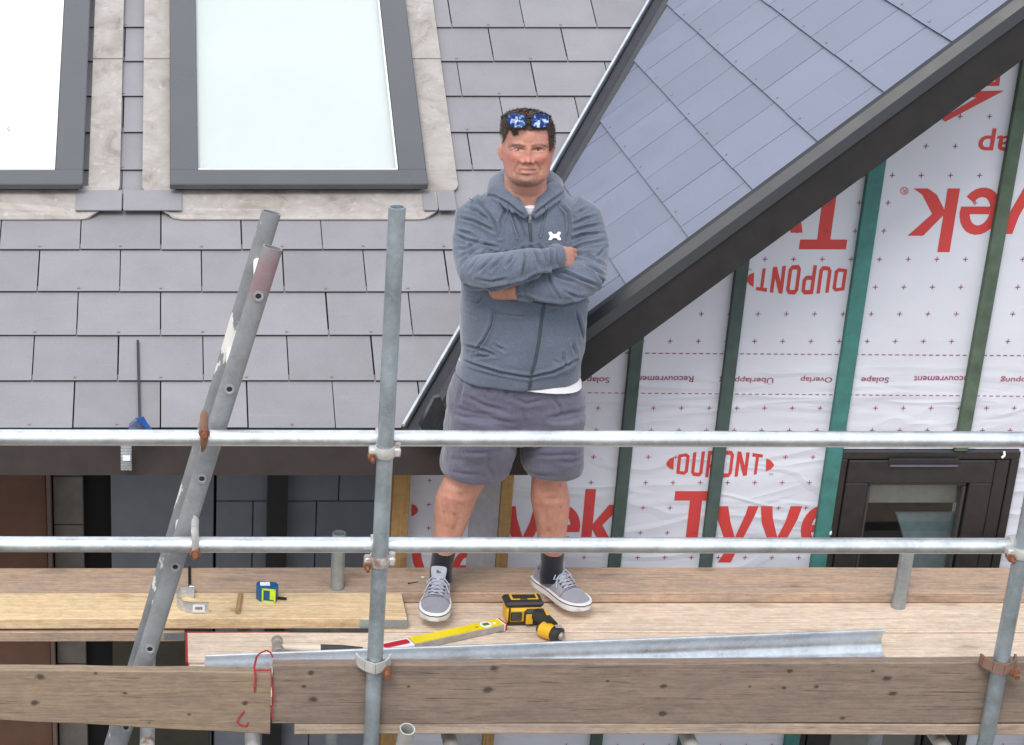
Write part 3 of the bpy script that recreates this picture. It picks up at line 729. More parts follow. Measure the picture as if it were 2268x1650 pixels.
# open porch at the left -------------------------------------------
YP = 7.95
def pX(u): return atY(u, 1150, YP).x
def pblock(u0, u1, z0, z1, m, nm='block', y=YP, par=house, th=.1):
    mb = MB(); mb.box((pX(u0)+.002, y, z0+.002), (pX(u1)-.002, y+th, z1-.002), 0, None, .003); return mb.build(nm, m, par, origin=(pX(u0), y, z0))
porch = MB(); porch.box((-2.4, YP+.06, -2.8), (1.26, YP+.2, .9)); pw = porch.build('porch_wall', m_dark, house)
zz1 = atY(500, 1110, YP).z
rows = [zz1+.43*i for i in range(-7, 3)]
for i, z in enumerate(rows[:-1]):
    for a, b in ((478, 612), (612, 748), (748, 866)) if i % 2 else ((478, 560), (560, 700), (700, 866)): pblock(a, b, z, rows[i+1], m_blk, par=pw)
    pblock(245, 474, z+.24, rows[i+1]+.24, m_blk, par=pw)
for i in range(16): pblock(118, 186, zz1-2.9+.215*i, zz1-2.9+.215*(i+1), m_blk2, par=pw)
mb = MB(); mb.box((pX(590), YP-.06, -2.8), (pX(634), YP-.01, .434)); mb.build('porch_column', m_black, house)
pblock(-400, 105, -2.8, .85, m_brown, 'brown_boarding', YP+.0)
pblock(105, 117, -2.8, .85, m_brown2, 'porch_post', YP-.05)
pblock(245, 330, -2.8, -.55, m_olive, 'olive_boarding', YP-.03, th=.025); pblock(332, 470, -2.8, -.55, m_olive, 'olive_boarding', YP-.028, th=.025)

# ------------------------------------------------------------------ scaffold frame
TR = .02415
scaf = thing('scaffold', (.637, 5.78, -2.8), 'galvanised tube scaffold frame with two guard rails running in front of the man', 'scaffold')
YS = 5.78; YR = YS+.05; XL, XR = .637, 2.56
def pipe(p0, p1, name, m=m_pole, r=TR):
    mb = MB(); mb.pipe(p0, p1, r); return mb.build(name, m, scaf, smooth=True, W=Matrix.Translation(Vector(p0)))
ztop = atY(876, 458, YS).z
pipe((XL-.002, YS, -2.8), (XL+.002, YS, ztop), 'standard')
pipe((XR+.004, YS, -2.8), (XR-.002, YS, 2.0), 'standard')
zi = atY(748, 1180, 6.74).z
pipe((.598, 6.735, -2.8), (.598, 6.74, zi), 'standard')
pipe((2.55, 6.675, -2.8), (2.56, 6.675, .24), 'standard')
r1 = pipe((-2.4, YR, atY(370, 968.5, YR).z+.004), (4.6, YR, atY(370, 974, YR).z-.004), 'guard_rail', m_rail)
r2 = pipe((-2.4, YR, atY(370, 1203, YR).z), (XR+.08, YR, atY(370, 1209, YR).z), 'guard_rail', m_rail)
for u in (325, 563, 1012, 1554, 2123):
    x = atY(u, 1640, 5.74).x; pipe((x, 5.735, -.085), (x, 7.05, -.085), 'transom', m_couple)
pipe((-2.4, YS+.05, -.14), (4.6, YS+.05, -.14), 'ledger', m_pole)
p = atY(902, 1614, 5.70); pipe(p, p+Vector((-.06, .35, -.9)), 'brace', m_couple)
p = atY(270, 1625, 6.1); pipe(p, p+Vector((-.25, 0.1, -.9)), 'brace', m_couple)

def coupler(px, py, pz, rail_z, rail_y, m=m_couple, rot=0, name='coupler', flip=1):
    o = bpy.data.objects.new(name, None)
    mb = MB(); c = Vector((px, py, pz))
    n = 22
    def band(c, ax, r, wd, th=.006, a0=0, a1=2*math.pi, bulge=0):
        ax = Vector(ax).normalized(); u = ax.orthogonal().normalized(); b = ax.cross(u); N = 24
        V = []
        for i in range(N+1):
            a = a0+(a1-a0)*i/N; d = u*math.cos(a)+b*math.sin(a)
            for rr, h in ((r, -wd/2), (r+th, -wd/2), (r+th+bulge, 0), (r+th, wd/2), (r, wd/2)): V.append(c+d*rr+ax*h)
        F = []
        for i in range(N):
            for k in range(5): F.append((i*5+k, i*5+(k+1) % 5, (i+1)*5+(k+1) % 5, (i+1)*5+k))
        mb.add(V, F)
    band(c, (0, 0, 1), TR+.0008, .032, .005, bulge=.003)
    band(Vector((px+.0, rail_y, rail_z)), (1, 0, 0), TR+.0008, .046, .005, bulge=.002)
    # saddle wings at both sides
    for sx in (-1, 1):
        mb.box((px+sx*(TR+.001) if sx > 0 else px-TR-.022, py-.016, pz-.013), (px+TR+.022 if sx > 0 else px-TR-.001, py+.018, pz+.013), 0, None, .004)
    o = mb.build(name, m, scaf, smooth=True, W=Matrix.Translation(c))
    b = MB(); q = Vector((px-flip*(TR+.013), py-.016, pz-.010))
    b.tube([q+Vector((0, .02, .0)), q+Vector((0, -.010, -.002))], .0125, 6); b.tube([q+Vector((0, -.010, -.002)), q+Vector((0, -.030, -.006))], .0055, 8)
    b.build('bolt', m_rust, o)
    b = MB(); q = Vector((px+flip*(TR+.013), py+.008, pz+.014)); b.tube([q, q+Vector((0, 0, .008))], .011, 6); b.build('nut', m_couple, o)
    return o
zr1 = atY(846, 970, YR).z; zr2 = atY(838, 1205, YR).z
coupler(XL, YS, zr1-.022, zr1, YR); coupler(XL, YS, zr2-.030, zr2, YR)
coupler(XR, YS, zr1-.02, atY(2240, 974, YR).z, YR)
coupler(XR, YS, atY(2235, 1222, YS).z, atY(2240, 1209, YR).z, YR, flip=1)
# toe-board clips
def clip_(px, z, m):
    mb = MB(); c = Vector((px, YS, z))
    pts = [(-.055, .022), (-.052, .002), (-.030, -.022), (0, -.032), (.030, -.022), (.045, -.002), (.050, .022)]
    for i in range(len(pts)-1):
        a, b = pts[i], pts[i+1]
        d = Vector((b[0]-a[0], b[1]-a[1], 0)); nn = Vector((d.y, -d.x, 0)).normalized()*.0035
        A = c+Vector((a[0], a[1], 0)); B = c+Vector((b[0], b[1], 0))
        mb.prism([A+nn+Vector((0, 0, -.018+abs(a[0])*.2)), B+nn+Vector((0, 0, -.018+abs(b[0])*.2)), B-nn+Vector((0, 0, -.018+abs(b[0])*.2)), A-nn+Vector((0, 0, -.018+abs(a[0])*.2))], (0, 0, .034))
    o = mb.build('board_clip', m, scaf, W=Matrix.Translation(c))
    b = MB(); q = c+Vector((.036, -.028, -.012)); b.tube([q+Vector((0, .02, 0)), q+Vector((0, -.006, 0))], .0155, 6); b.tube([q+Vector((0, -.006, 0)), q+Vector((0, -.028, -.004))], .009, 8); b.build('bolt', m_rust, o)
clip_(XL, atY(838, 1472, YS).z+.003, m_couple); clip_(XR, atY(2210, 1472, YS).z, m_coupler_rusty)
# ladder clamps on the rails
def lclamp(u, v0, v1, m1, m2, wpx=.030):
    a = atY(u, v0, YR-.03); b = atY(u, v1, YR-.03); c = (a+b)/2; h = (a.z-b.z)/2
    mb = MB(); N = 14; V = []
    path = [Vector((c.x+.004, YR+.02, a.z)), Vector((c.x, YR-.012, a.z-.004)), Vector((c.x-.001, YR-.034, c.z+h*.55)), Vector((c.x, YR-.038, c.z)), Vector((c.x+.001, YR-.034, c.z-h*.55)), Vector((c.x, YR-.014, b.z)), Vector((c.x, YR+.015, b.z-.002))]
    mb.tube(path, [wpx*.42, wpx*.55, wpx*.62, wpx*.60, wpx*.62, wpx*.5, wpx*.4], 10, flat=.35, up=Vector((1, 0, 0)).cross(Vector((0, 0, 1))))
    o = mb.build('ladder_clamp', m1, scaf, smooth=True, W=Matrix.Translation(c))
    bb = MB(); q = Vector((c.x, YR-.036, c.z-h*(.62 if m1 is m_couple else -.18))); bb.tube([q+Vector((0, .01, 0)), q+Vector((0, -.014, -.002))], .0165, 6); bb.tube([q+Vector((0, -.014, 0)), q+Vector((0, -.026, 0))], .009, 8)
    bb.build('bolt', m2, o)
lclamp(452, 928, 996, m_coupler_rusty, m_rust, .031); lclamp(432, 1162, 1236, m_couple, m_rust, .028)

# ------------------------------------------------------------------ boards
def board(x0, x1, y0, y1, z0, z1, m, label, name='scaffold_board', group='scaffold boards forming the deck', rot=0, ends=None, bands=True, lift=0):
    o = thing(name, (x0, (y0+y1)/2, z0), label, 'board', group)
    mb = MB(); N = 24; V = []
    # slight sag and wander along the length so the edges are not ruler straight
    ph = random.uniform(0, 6)
    prof = [(0, .003), (.003, 0), (1-.003, 0), (1, .003)]
    b = .003
    for i in range(N+1):
        t = i/N; x = x0+(x1-x0)*t; wy = .0016*math.sin(t*9+ph)+.0012*math.sin(t*23+ph*2); wz = .0012*math.sin(t*7+ph*1.7)+lift*t
        for y, z in ((y0, z0+b), (y0+b, z0), (y1-b, z0), (y1, z0+b), (y1, z1-b), (y1-b, z1), (y0+b, z1), (y0, z1-b)): V.append(Vector((x, y+wy, z+wz)))
    F = [(i*8+k, i*8+(k+1) % 8, (i+1)*8+(k+1) % 8, (i+1)*8+k) for i in range(N) for k in range(8)]
    F += [tuple(reversed(range(8))), tuple(N*8+k for k in range(8))]
    mb.add(V, F); mb.build('plank', m, o, origin=(x0, (y0+y1)/2, z0))
    if ends:
        e0, e1, mm = ends; k = MB()
        k.box((e0, y0-.002, z0+.006), (e1, y1+.002, z1-.006)); kk = k.build('end_band', mm, o)
    return o
Yb = [6.262, 6.470, 6.487, 6.710]
board(-2.2, 4.6, 6.702, 6.912, 0, .038, m_deckg, 'grey-brown scaffold board nearest the house wall, the man\'s heels on it')
board(.70, 4.6, 6.488, 6.722, -.040, -.002, m_deck, 'pale clean scaffold board with the power drill battery and shoe toes on it')
board(atZ(412, 1440, 0).x, 4.6, 6.264, 6.478, -.041, -.003, m_deck, 'pale scaffold board with red-painted end, under the hammer head and spirit level')
board(atZ(412, 1480, 0).x+.01, 4.6, 6.034, 6.252, -.041, -.004, m_deck, 'pale scaffold board just inside the toe boards under the zinc gutter')
xg = atZ(640, 1500, 0).x
board(xg, 4.6, 5.812, 6.020, -.021, .017, m_strip, 'front scaffold board showing as a strip below the right toe board')
# left boards
bL = board(-2.2, atY(408, 1400, 6.50).x, 6.495, 6.70, -.045, -.007, m_deckg, 'short-ending lower board with grey metal band beneath the yellow board', ends=(atY(363, 1400, 6.50).x, atY(409, 1400, 6.50).x, m_pole))
xe = atZ(900, 1366, .038).x
bY = board(-2.2, xe, 6.500, 6.700, .000, .040, m_decky, 'yellowish new scaffold board carrying the tape measure and gutter bracket', ends=(atY(797, 1375, 6.5).x, xe+.003, m_pole))
# red painted end marks
def redend(x, y0, y1, z0, z1, par):
    mb = MB(); mb.box((x-.002, y0-.001, z0-.001), (x+.006, y1+.001, z1+.001)); mb.build('painted_end', m_redpaint, par)
things = [o for o in bpy.data.objects if o.name.startswith('scaffold_board')]
bo = {o.get('label')[:24]: o for o in things}
redend(atZ(412, 1440, 0).x, 6.264, 6.478, -.041, -.003, [o for o in things if 'red-painted' in o['label']][0])
redend(atZ(412, 1480, 0).x+.01, 6.034, 6.252, -.041, -.004, [o for o in things if 'just inside' in o['label']][0])
mb = MB(); mb.box((atZ(412, 1395, 0).x, 6.4795, -.03), (atZ(640, 1395, 0).x, 6.484, -.001)); mb.build('painted_edge', m_redpaint, [o for o in things if 'red-painted' in o['label']][0])

def add_knots(m, origin, pts, y, plane='XZ', dark=(.045, .032, .026), rim=(.13, .09, .065)):
    # knots grow into the wood where they are: a mask round each centre, in the board's own coordinates
    n = NT.__new__(NT); n.m = m; n.t = m.node_tree; n.b = [x for x in n.t.nodes if x.type == 'BSDF_PRINCIPLED'][0]
    src = n.b.inputs['Base Color'].links[0].from_socket
    tcn = n.n('ShaderNodeTexCoord'); wob = n.noise(38, 4, .65, tcn.outputs['Object']); sep = n.n('ShaderNodeSeparateXYZ'); n.l(tcn.outputs['Object'], sep.inputs[0])
    acc = None
    for (u, v, r) in pts:
        p = atY(u, v, y) if plane == 'XZ' else atZ(u, v, y); q = p-Vector(origin)
        a = n.math('MULTIPLY', n.math('SUBTRACT', sep.outputs[0], q.x), 1/(r*1.45)); b = n.math('MULTIPLY', n.math('SUBTRACT', sep.outputs[2 if plane == 'XZ' else 1], q.z if plane == 'XZ' else q.y), 1/r)
        d = n.math('SQRT', n.math('ADD', n.math('MULTIPLY', a, a), n.math('MULTIPLY', b, b)))
        acc = d if acc is None else n.math('MINIMUM', acc, d)
    acc = n.math('ADD', acc, n.math('MULTIPLY', n.math('SUBTRACT', wob, .5), 1.5))
    c = n.mix(n.gray(acc, 1.1, 2.3, .55, 0), src, rim); c = n.mix(n.gray(acc, .45, 1.05, .85, 0), c, dark)
    n.l(c, n.b.inputs['Base Color'])
def toeboard(pts_top, pts_bot, y0, y1, m, label, paint=False):
    (ua, va), (ub, vb) = pts_top; (_, vc), (_, vd) = pts_bot
    A = atY(ua, va, y0); B = atY(ub, vb, y0); Cc = atY(ua, vc, y0); Dd = atY(ub, vd, y0)
    o = thing('toe_board', (A.x, y0, Cc.z), label, 'board', 'toe boards along the deck edge')
    N = 40; V = []; ph = random.uniform(0, 5); b = .004
    for i in range(N+1):
        t = i/N; x = A.x+(B.x-A.x)*t; zt0 = A.z+(B.z-A.z)*t; zb0 = Cc.z+(Dd.z-Cc.z)*t
        zt1 = zt0+.0006*math.sin(t*31+ph)+.0005*math.sin(t*67+ph)+.001*mnoise.noise(Vector((x*4, ph, 0))); zb1 = zb0+.0014*math.sin(t*27+ph*2)
        for y, z in ((y0, zb1+b), (y0+b, zb1), (y1-b, zb1), (y1, zb1+b), (y1, zt1-b), (y1-b, zt1), (y0+b, zt1), (y0, zt1-b)): V.append(Vector((x, y, z)))
    F = [(i*8+k, i*8+(k+1) % 8, (i+1)*8+(k+1) % 8, (i+1)*8+k) for i in range(N) for k in range(8)]
    F += [tuple(reversed(range(8))), tuple(N*8+k for k in range(8))]
    mb = MB(); mb.add(V, F); mb.build('plank', m, o, origin=(A.x, y0, Cc.z)); add_knots(m, (A.x, y0, Cc.z), paint, y0); return o
tL = toeboard([(-700, 1475), (601, 1489)], [(-700, 1558), (601, 1627)], 5.80, 5.838, m_toe, 'sandy brown weathered toe board left of the red tape', [(88, 1499, .013), (77, 1557, .012), (212, 1491, .006), (277, 1535, .007), (419, 1582, .005), (542, 1557, .010), (330, 1600, .004), (-60, 1520, .010)])
tR = toeboard([(605, 1473), (3300, 1461)], [(605, 1604), (3300, 1600)], 5.81, 5.850, m_toer, 'grey weathered knotty toe board behind the two upright tubes', [(1079, 1528, .015), (1094, 1480, .014), (689, 1490, .010), (693, 1548, .013), (673, 1520, .007), (905, 1520, .006), (1469, 1520, .010), (1736, 1523, .007), (1807, 1521, .007), (1749, 1486, .008), (1963, 1502, .012), (1976, 1536, .011), (1467, 1580, .012), (1865, 1590, .008), (1933, 1486, .006), (1345, 1508, .006), (1660, 1520, .005)])
# red tape on the board joint
tp = thing('red_tape', tuple(atY(585, 1550, 5.79)), 'torn red tape wrapped round the joint of the two toe boards', 'tape')
mb = MB()
def ribbon(pts, wd, y=5.797):
    P = [atY(u, v, y)+Vector((0, dy, 0)) for (u, v, dy) in pts]
    for i in range(len(P)-1):
        d = (P[i+1]-P[i]); s_ = Vector((d.z, 0, -d.x)).normalized()*wd/2
        mb.prism([P[i]-s_, P[i]+s_, P[i+1]+s_, P[i+1]-s_], (0, .0012, 0))
ribbon([(564, 1534, 0), (566, 1500, -.001), (563, 1478, 0), (568, 1455, 0)], .0065); ribbon([(568, 1455, 0), (575, 1447, 0), (590, 1440, 0), (600, 1446, 0), (604, 1456, 0)], .005)
ribbon([(566, 1484, -.001), (598, 1484, -.001)], .005); ribbon([(600, 1480, 0), (602, 1520, -.001), (606, 1550, 0), (601, 1570, 0), (603, 1594, 0)], .0045)
ribbon([(541, 1575, 0), (528, 1592, -.001), (526, 1600, 0), (534, 1607, 0), (546, 1609, 0), (550, 1600, 0)], .005)
mb.build('tape_strip', m_redpaint, tp)

# ------------------------------------------------------------------ ladder
lad = thing('ladder', tuple(atY(320, 1460, 6.0)-Vector((0, 0, 2.0))), 'dull grey aluminium ladder leaning edge-on against the guard rails at left', 'ladder')
YN = 5.915
def lp(u, v, Y): return atY(u, v, Y)
nt_, nb_ = lp(604, 548, YN), lp(320, 1462, YN); dl = (nt_-nb_)
SEP = .33
def stile(top, low, m, name='stile', red=False):
    t = (top-low).normalized(); low2 = low-t*2.4; mb = MB(); path = [low2+(top-low2)*i/30 for i in range(31)]
    # D-shaped alloy section, wide in X, open at the top
    side = Vector((0, 1, 0)).cross(t).normalized(); V = []; n = 16
    prof = []
    for j in range(n):
        a = 2*math.pi*j/n; x, y = math.cos(a), math.sin(a); k = (abs(x)**2.6+abs(y)**2.6)**(-1/2.6); prof.append((x*k*.0295, y*k*.017))
    for p in path: V += [p+side*x+Vector((0, y, 0)) for x, y in prof]
    F = [(i*n+j, i*n+(j+1) % n, (i+1)*n+(j+1) % n, (i+1)*n+j) for i in range(30) for j in range(n)]
    # rim and inside of the open end
    k = len(V); V += [top+side*x*.82+Vector((0, y*.8, 0)) for x, y in prof]; V += [top-t*.12+side*x*.8+Vector((0, y*.78, 0)) for x, y in prof]
    F += [(30*n+j, 30*n+(j+1) % n, k+(j+1) % n, k+j) for j in range(n)]+[(k+j, k+(j+1) % n, k+n+(j+1) % n, k+n+j) for j in range(n)]
    F.append(tuple(k+n+j for j in range(n))); F.append(tuple(reversed(range(n))))
    mb.add(V, F); return mb.build(name, m, lad, smooth=True, origin=low2), t, side
def ladder_red_mat():
    n = NT('ladder_near_stile'); v = n.vec(rnd=False)
    f = n.noise(9, 7, .68, v); g = n.noise(60, 4, .7, v); col = (.25, .257, .262)
    c = n.ramp(f, [(.25, scl(col, .75)), (.5, col), (.75, scl(col, 1.2))]); c = n.mix(n.gray(g, .5, .72, 0, .35), c, scl(col, 1.5))
    tcn = n.n('ShaderNodeTexCoord'); sp = n.n('ShaderNodeSeparateXYZ'); n.l(tcn.outputs['Object'], sp.inputs[0])
    z = n.math('ADD', sp.outputs[2], n.math('MULTIPLY', f, .10)); z0 = RZ
    band = n.math('MULTIPLY', n.gray(n.math('SUBTRACT', z, z0-.06-.5), .48, .53, 0, 1), n.gray(n.math('SUBTRACT', z, z0+.05-.5), .49, .56, 1, 0))
    c = n.mix(n.math('MULTIPLY', band, .42), c, (.30, .085, .095)); n.set(c, .55, .3, .5); n.bump(g, .2, .0015); return n.m
tdir = dl.normalized(); low2z = (nb_-tdir*2.4).z
RZ = atY(585, 615, YN).z-low2z+.05
near, t_, side_ = stile(nt_, nb_, ladder_red_mat())
far_off = Vector((-.004, SEP, 0))
ft = lp(601, 470, YN+SEP); fb = lp(306, 1462, YN+SEP)
def far_mat():
    n = NT('ladder_far_stile'); v = n.vec(rnd=False)
    f = n.noise(9, 7, .68, v); col = (.22, .228, .232)
    c = n.ramp(f, [(.25, scl(col, .75)), (.5, col), (.75, scl(col, 1.25))])
    c = n.mix(n.gray(n.noise(11, 5, .6, n.vec((1, 1, .35), rnd=False)), .565, .58, 0, .9), c, (.72, .70, .64)); n.set(c, .6, .3, .5); n.bump(f, .2, .0015); return n.m
far, _, _ = stile(ft, fb, far_mat())
fdir = (ft-fb).normalized()
for (u, v) in ((572, 656), (508, 862), (447, 1060), (388, 1255), (332, 1437), (279, 1610)):
    a = atY(u, v, YN-.017); L_ = (a.z-fb.z)/fdir.z; b = fb+fdir*L_
    mb = MB(); mb.pipe(a+Vector((0, -.002, 0)), Vector((b.x, YN+SEP, a.z)), .0125, .0035, 14); rg = mb.build('rung', m_rung, lad, smooth=True, W=Matrix.Translation(a))
    mb = MB(); mb.pipe(a+Vector((0, -.0045, 0)), a+Vector((0, .006, 0)), .0155, .006, 16); mb.build('rung_collar', m_ladder, rg, smooth=True)
    mb = MB(); mb.tube([a+Vector((0, .000, 0)), a+Vector((0, .004, 0))], .0095, 10); mb.build('rung_hole', m_black, rg)

# ------------------------------------------------------------------ things lying on the deck
# zinc gutter
gA = atZ(456, 1455, .077)-Vector((0, .032, 0)); gB = atZ(1960, 1398, .077)-Vector((0, .032, 0)); gA.z = gB.z = .03
gt = thing('zinc_gutter', tuple((gA+gB)/2-Vector((0, 0, .03))), 'long new zinc gutter length lying on the deck behind the toe boards', 'gutter')
def halfround(p0, p1, r, tilt, th=.002, bead=True, N=14, span=math.pi):
    mb = MB(); t = (p1-p0).normalized(); up = Vector((0, 0, 1)); sd_ = up.cross(t).normalized()   # points to +Y side
    V = []
    K = 24
    for i in range(K+1):
        c = p0+(p1-p0)*i/K
        for rr in (r, r-th):
            for j in range(N+1):
                a = math.pi+tilt+span*j/N; V.append(c+sd_*math.cos(a)*rr+up*math.sin(a)*rr)
    m = 2*(N+1); F = []
    for i in range(K):
        for j in range(N): F.append((i*m+j, i*m+j+1, (i+1)*m+j+1, (i+1)*m+j)); F.append((i*m+N+1+j, (i+1)*m+N+1+j, (i+1)*m+N+2+j, i*m+N+2+j))
        for j in (0, N): F.append((i*m+j, (i+1)*m+j, (i+1)*m+N+1+j, i*m+N+1+j))
    for i in (0, K):
        for j in range(N): F.append((i*m+j, i*m+j+1, i*m+N+2+j, i*m+N+1+j))
    mb.add(V, F)
    if bead:
        a = math.pi+tilt+span; o = sd_*math.cos(a)*(r+.004)+up*math.sin(a)*(r+.004)
        mb.tube([p0+o, p1+o], .0065, 8)
    return mb
r_ = .0455
halfround(Vector((gA.x, gA.y, r_-.002)), Vector((gB.x, gB.y, r_-.002)), r_, R(44)).build('gutter_channel', m_silver, gt, smooth=True, angle=R(60))
# spirit level
a = atZ(*z4(1100, 830), .024); b = atZ(*z4(-130, 1095), .024); dirv = (b-a); dirv.z = 0; Ln = dirv.length; ang = math.atan2(dirv.y, dirv.x)
lv = thing('spirit_level', (a.x, a.y, -.002), 'yellow spirit level with red and white ends between the hammer and the drill', 'spirit level', rz=ang)
LM = wmat(lv); LD = .052; m_yel = simple('level_yellow', (.85, .66, .012), .4, 0, .05, 10, .03)
m_al = simple('worn_aluminium_edge', (.42, .39, .36), .5, .3, .2, 30); m_red = simple('level_red', (.50, .015, .03), .45)
mb = MB(); mb.box((.0, -LD/2, .0015), (Ln*.76, LD/2, .0255), 0, LM, .0015); mb.build('level_body', [m_al], lv)
mb = MB(); mb.box((.004, -LD/2+.003, .0256), (Ln*.76-.002, LD/2-.003, .0264), 0, LM); mb.build('yellow_face', m_yel, lv)
mb = MB(); mb.box((Ln*.76+.0005, -LD/2, .0015), (Ln, LD/2, .0258), 0, LM, .002); mb.build('level_grip', m_fixw, lv)
mb = MB(); mb.box((Ln*.785, -.013, .0259), (Ln*.99, .013, .029), 0, LM, .004); mb.build('red_pad', m_red, lv)
mb = MB(); mb.box((-.008, -LD/2-.001, .001), (-.0005, LD/2+.001, .027), 0, LM, .002); mb.build('end_cap', m_red, lv)
mb = MB(); mb.box((-.0004, -LD/2-.0006, .001), (.004, LD/2+.0006, .0267), 0, LM); mb.build('white_edge', m_fixw, lv)
mb = MB(); c = LM @ Vector((.062, 0, .0265)); mb.tube([c, c+Vector((0, 0, .0012))], .0205, 20); vs = mb.build('vial_housing', m_fixw, lv)
mb = MB(); mb.box((.051, -.008, .0276), (.074, .008, .0292), 0, LM); mb.build('vial', simple('vial_green', (.10, .22, .03), .2), vs)
for q, mm in ((.100, simple('hole_ochre', (.5, .35, .02), .5)), (.030, m_fixw)):
    mb = MB(); c = LM @ Vector((q, .004, .0264)); mb.tube([c, c+Vector((0, 0, .0010))], .0065, 14); mb.build('hang_hole', mm, lv)
# hammer
h0 = atZ(*z5(1065, 830), .022); h1 = atZ(*z5(1455, 845), .018); h2 = atZ(*z5(1840, 850), .014)
hm = thing('hammer', (h0.x, h0.y, -.003), 'pale-handled hammer with black grip and worn steel head lying on the pale board', 'hammer')
m_head = galv('hammer_steel', (.40, .36, .31), .5, (.25, .2, .15), .4, .2)
mb = MB()
for y0, y1, r0, r1 in ((-.052, -.046, .0185, .0205), (-.046, -.018, .0205, .0205), (-.018, -.012, .0205, .0165), (-.012, .016, .0165, .0165), (.016, .022, .0165, .0195), (.022, .046, .0195, .0195), (.046, .052, .0195, .0170)):
    mb.tube([h0+Vector((0, y0, 0)), h0+Vector((0, y1, 0))], [r0, r1], 16)
mb.build('hammer_head', m_head, hm, smooth=True, angle=R(25))
mb = MB(); mb.tube([h0+Vector((-.012, 0, 0)), h0+(h1-h0)*.4, h0+(h1-h0)*.75, h1], [.0125, .0135, .0165, .0165], 14, flat=.75); mb.build('handle', simple('ash_handle', (.70, .62, .50), .6, 0, .1, 10), hm, smooth=True)
mb = MB(); mb.tube([h1+Vector((.0005, 0, 0)), h1+(h2-h1)*.5, h2], [.0178, .0165, .0085], 14, flat=.72); mb.build('grip', simple('grip_rubber', (.055, .052, .048), .85, 0, .3, 50, .5), hm, smooth=True)
# tape measure
tmc = atZ(*z5(960, 400), .040); tm = thing('tape_measure', (tmc.x, tmc.y, .040), 'blue tape measure with lime yellow frame and white sticker on the yellow board', 'tape measure', rz=R(-12))
TM = wmat(tm); m_tb = simple('tape_blue', (.012, .115, .27), .45, 0, .15, 30); m_ty = simple('tape_lime', (.66, .80, .03), .5)
def rbox(mb, lo, hi, r, M, ax=2, mi=0):     # rounded rectangle in xz extruded along y
    (a, b, c), (d, e, f) = lo, hi; pts = []
    for cx, cz, s0 in ((d-r, f-r, 0), (a+r, f-r, 1), (a+r, c+r, 2), (d-r, c+r, 3)):
        for i in range(5): t = math.pi/2*(s0+i/4); pts.append((cx+r*math.cos(t), cz+r*math.sin(t)))
    mb.prism([M @ Vector((x, b, z)) for x, z in pts], M.to_3x3() @ Vector((0, e-b, 0)), mi)
mb = MB(); pts = []
mb.prism([TM @ Vector((x, y, .0)) for x, y in ((-.036, .000), (-.020, -.020), (.034, -.020), (.040, .012), (.030, .028), (-.026, .030), (-.036, .020))], (0, 0, .056))
mb.build('case', m_tb, tm)
mb = MB(); 
mb.box((-.012, -.0225, .002), (-.007, -.0205, .050), 0, TM); mb.box((.030, -.0225, .002), (.036, -.0205, .050), 0, TM); mb.box((-.012, -.0225, .046), (.036, -.0205, .052), 0, TM); mb.box((-.012, -.0225, .000), (.036, -.0205, .006), 0, TM); mb.box((.016, -.0225, .012), (.030, -.0205, .046), 0, TM)
mb.build('lime_frame', m_ty, tm)
mb = MB(); mb.box((-.022, -.006, .0565), (.012, .022, .0575), 0, TM @ Matrix.Rotation(.2, 4, 'Z')); mb.build('sticker', m_fixw, tm)
mb = MB(); mb.box((.040, .004, .004), (.070, .018, .007), 0, TM); mb.build('tape_end', m_black, tm)
# wooden peg
p0 = atZ(*z5(727, 350), .049); p1 = atZ(*z5(700, 515), .049)
pg = thing('wooden_peg', (p0.x, p0.y, .040), 'small brown wooden peg on the yellow board beside the tape measure', 'peg')
mb = MB(); mb.tube([p0, p1], [.0085, .0095], 6); mb.build('peg_shaft', simple('peg_wood', (.40, .25, .11), .7), pg)
# gutter brackets
def bracket_arm(path, wd, m): 
    mb = MB(); P = [Vector(p) for p in path]
    for i in range(len(P)-1):
        s_ = Vector((wd/2, 0, 0)); mb.prism([P[i]-s_, P[i]+s_, P[i+1]+s_, P[i+1]-s_], (0, .001, .005))
    return mb
gb = thing('gutter_bracket', tuple(atZ(*z5(290, 470), .040)), 'curved zinc gutter bracket with white label and black arm lying on the yellow board', 'bracket', 'zinc gutter brackets with black arms')
arc = [atZ(*z5(x, y), .040) for x, y in ((300, 395), (235, 375), (175, 385), (140, 425), (150, 475), (200, 515), (290, 528), (365, 530), (435, 528))]
mb = MB(); 
for zo, hh in ((.002, .013), (.018, .010), (.031, .010)):
    V = []
    dense = []
    for i in range(len(arc)-1):
        for k in range(4): dense.append(arc[i].lerp(arc[i+1], k/4))
    dense.append(arc[-1])
    for p in dense: V += [p+Vector((0, 0, zo)), p+Vector((0, 0, zo+hh)), p+Vector((0, .004, zo+hh)), p+Vector((0, .004, zo))]
    n = len(dense); mb.add(V, [(i*4+k, i*4+(k+1) % 4, (i+1)*4+(k+1) % 4, (i+1)*4+k) for i in range(n-1) for k in range(4)]+[(3, 2, 1, 0), (n*4-4, n*4-3, n*4-2, n*4-1)])
V = []
for p in dense: V += [p+Vector((0, .0025, .002)), p+Vector((0, .0025, .041)), p+Vector((0, .0045, .041)), p+Vector((0, .0045, .002))]
mb.add(V, [(i*4+k, i*4+(k+1) % 4, (i+1)*4+(k+1) % 4, (i+1)*4+k) for i in range(n-1) for k in range(4)]+[(3, 2, 1, 0), (n*4-4, n*4-3, n*4-2, n*4-1)])
mb.build('bracket_band', m_silver, gb)
q = atZ(*z5(345, 515), .040); mb = MB(); mb.box((q.x-.021, q.y-.014, .046), (q.x+.021, q.y-.012, .074)); lb = mb.build('paper_label', m_fixw, gb)
mb = MB()
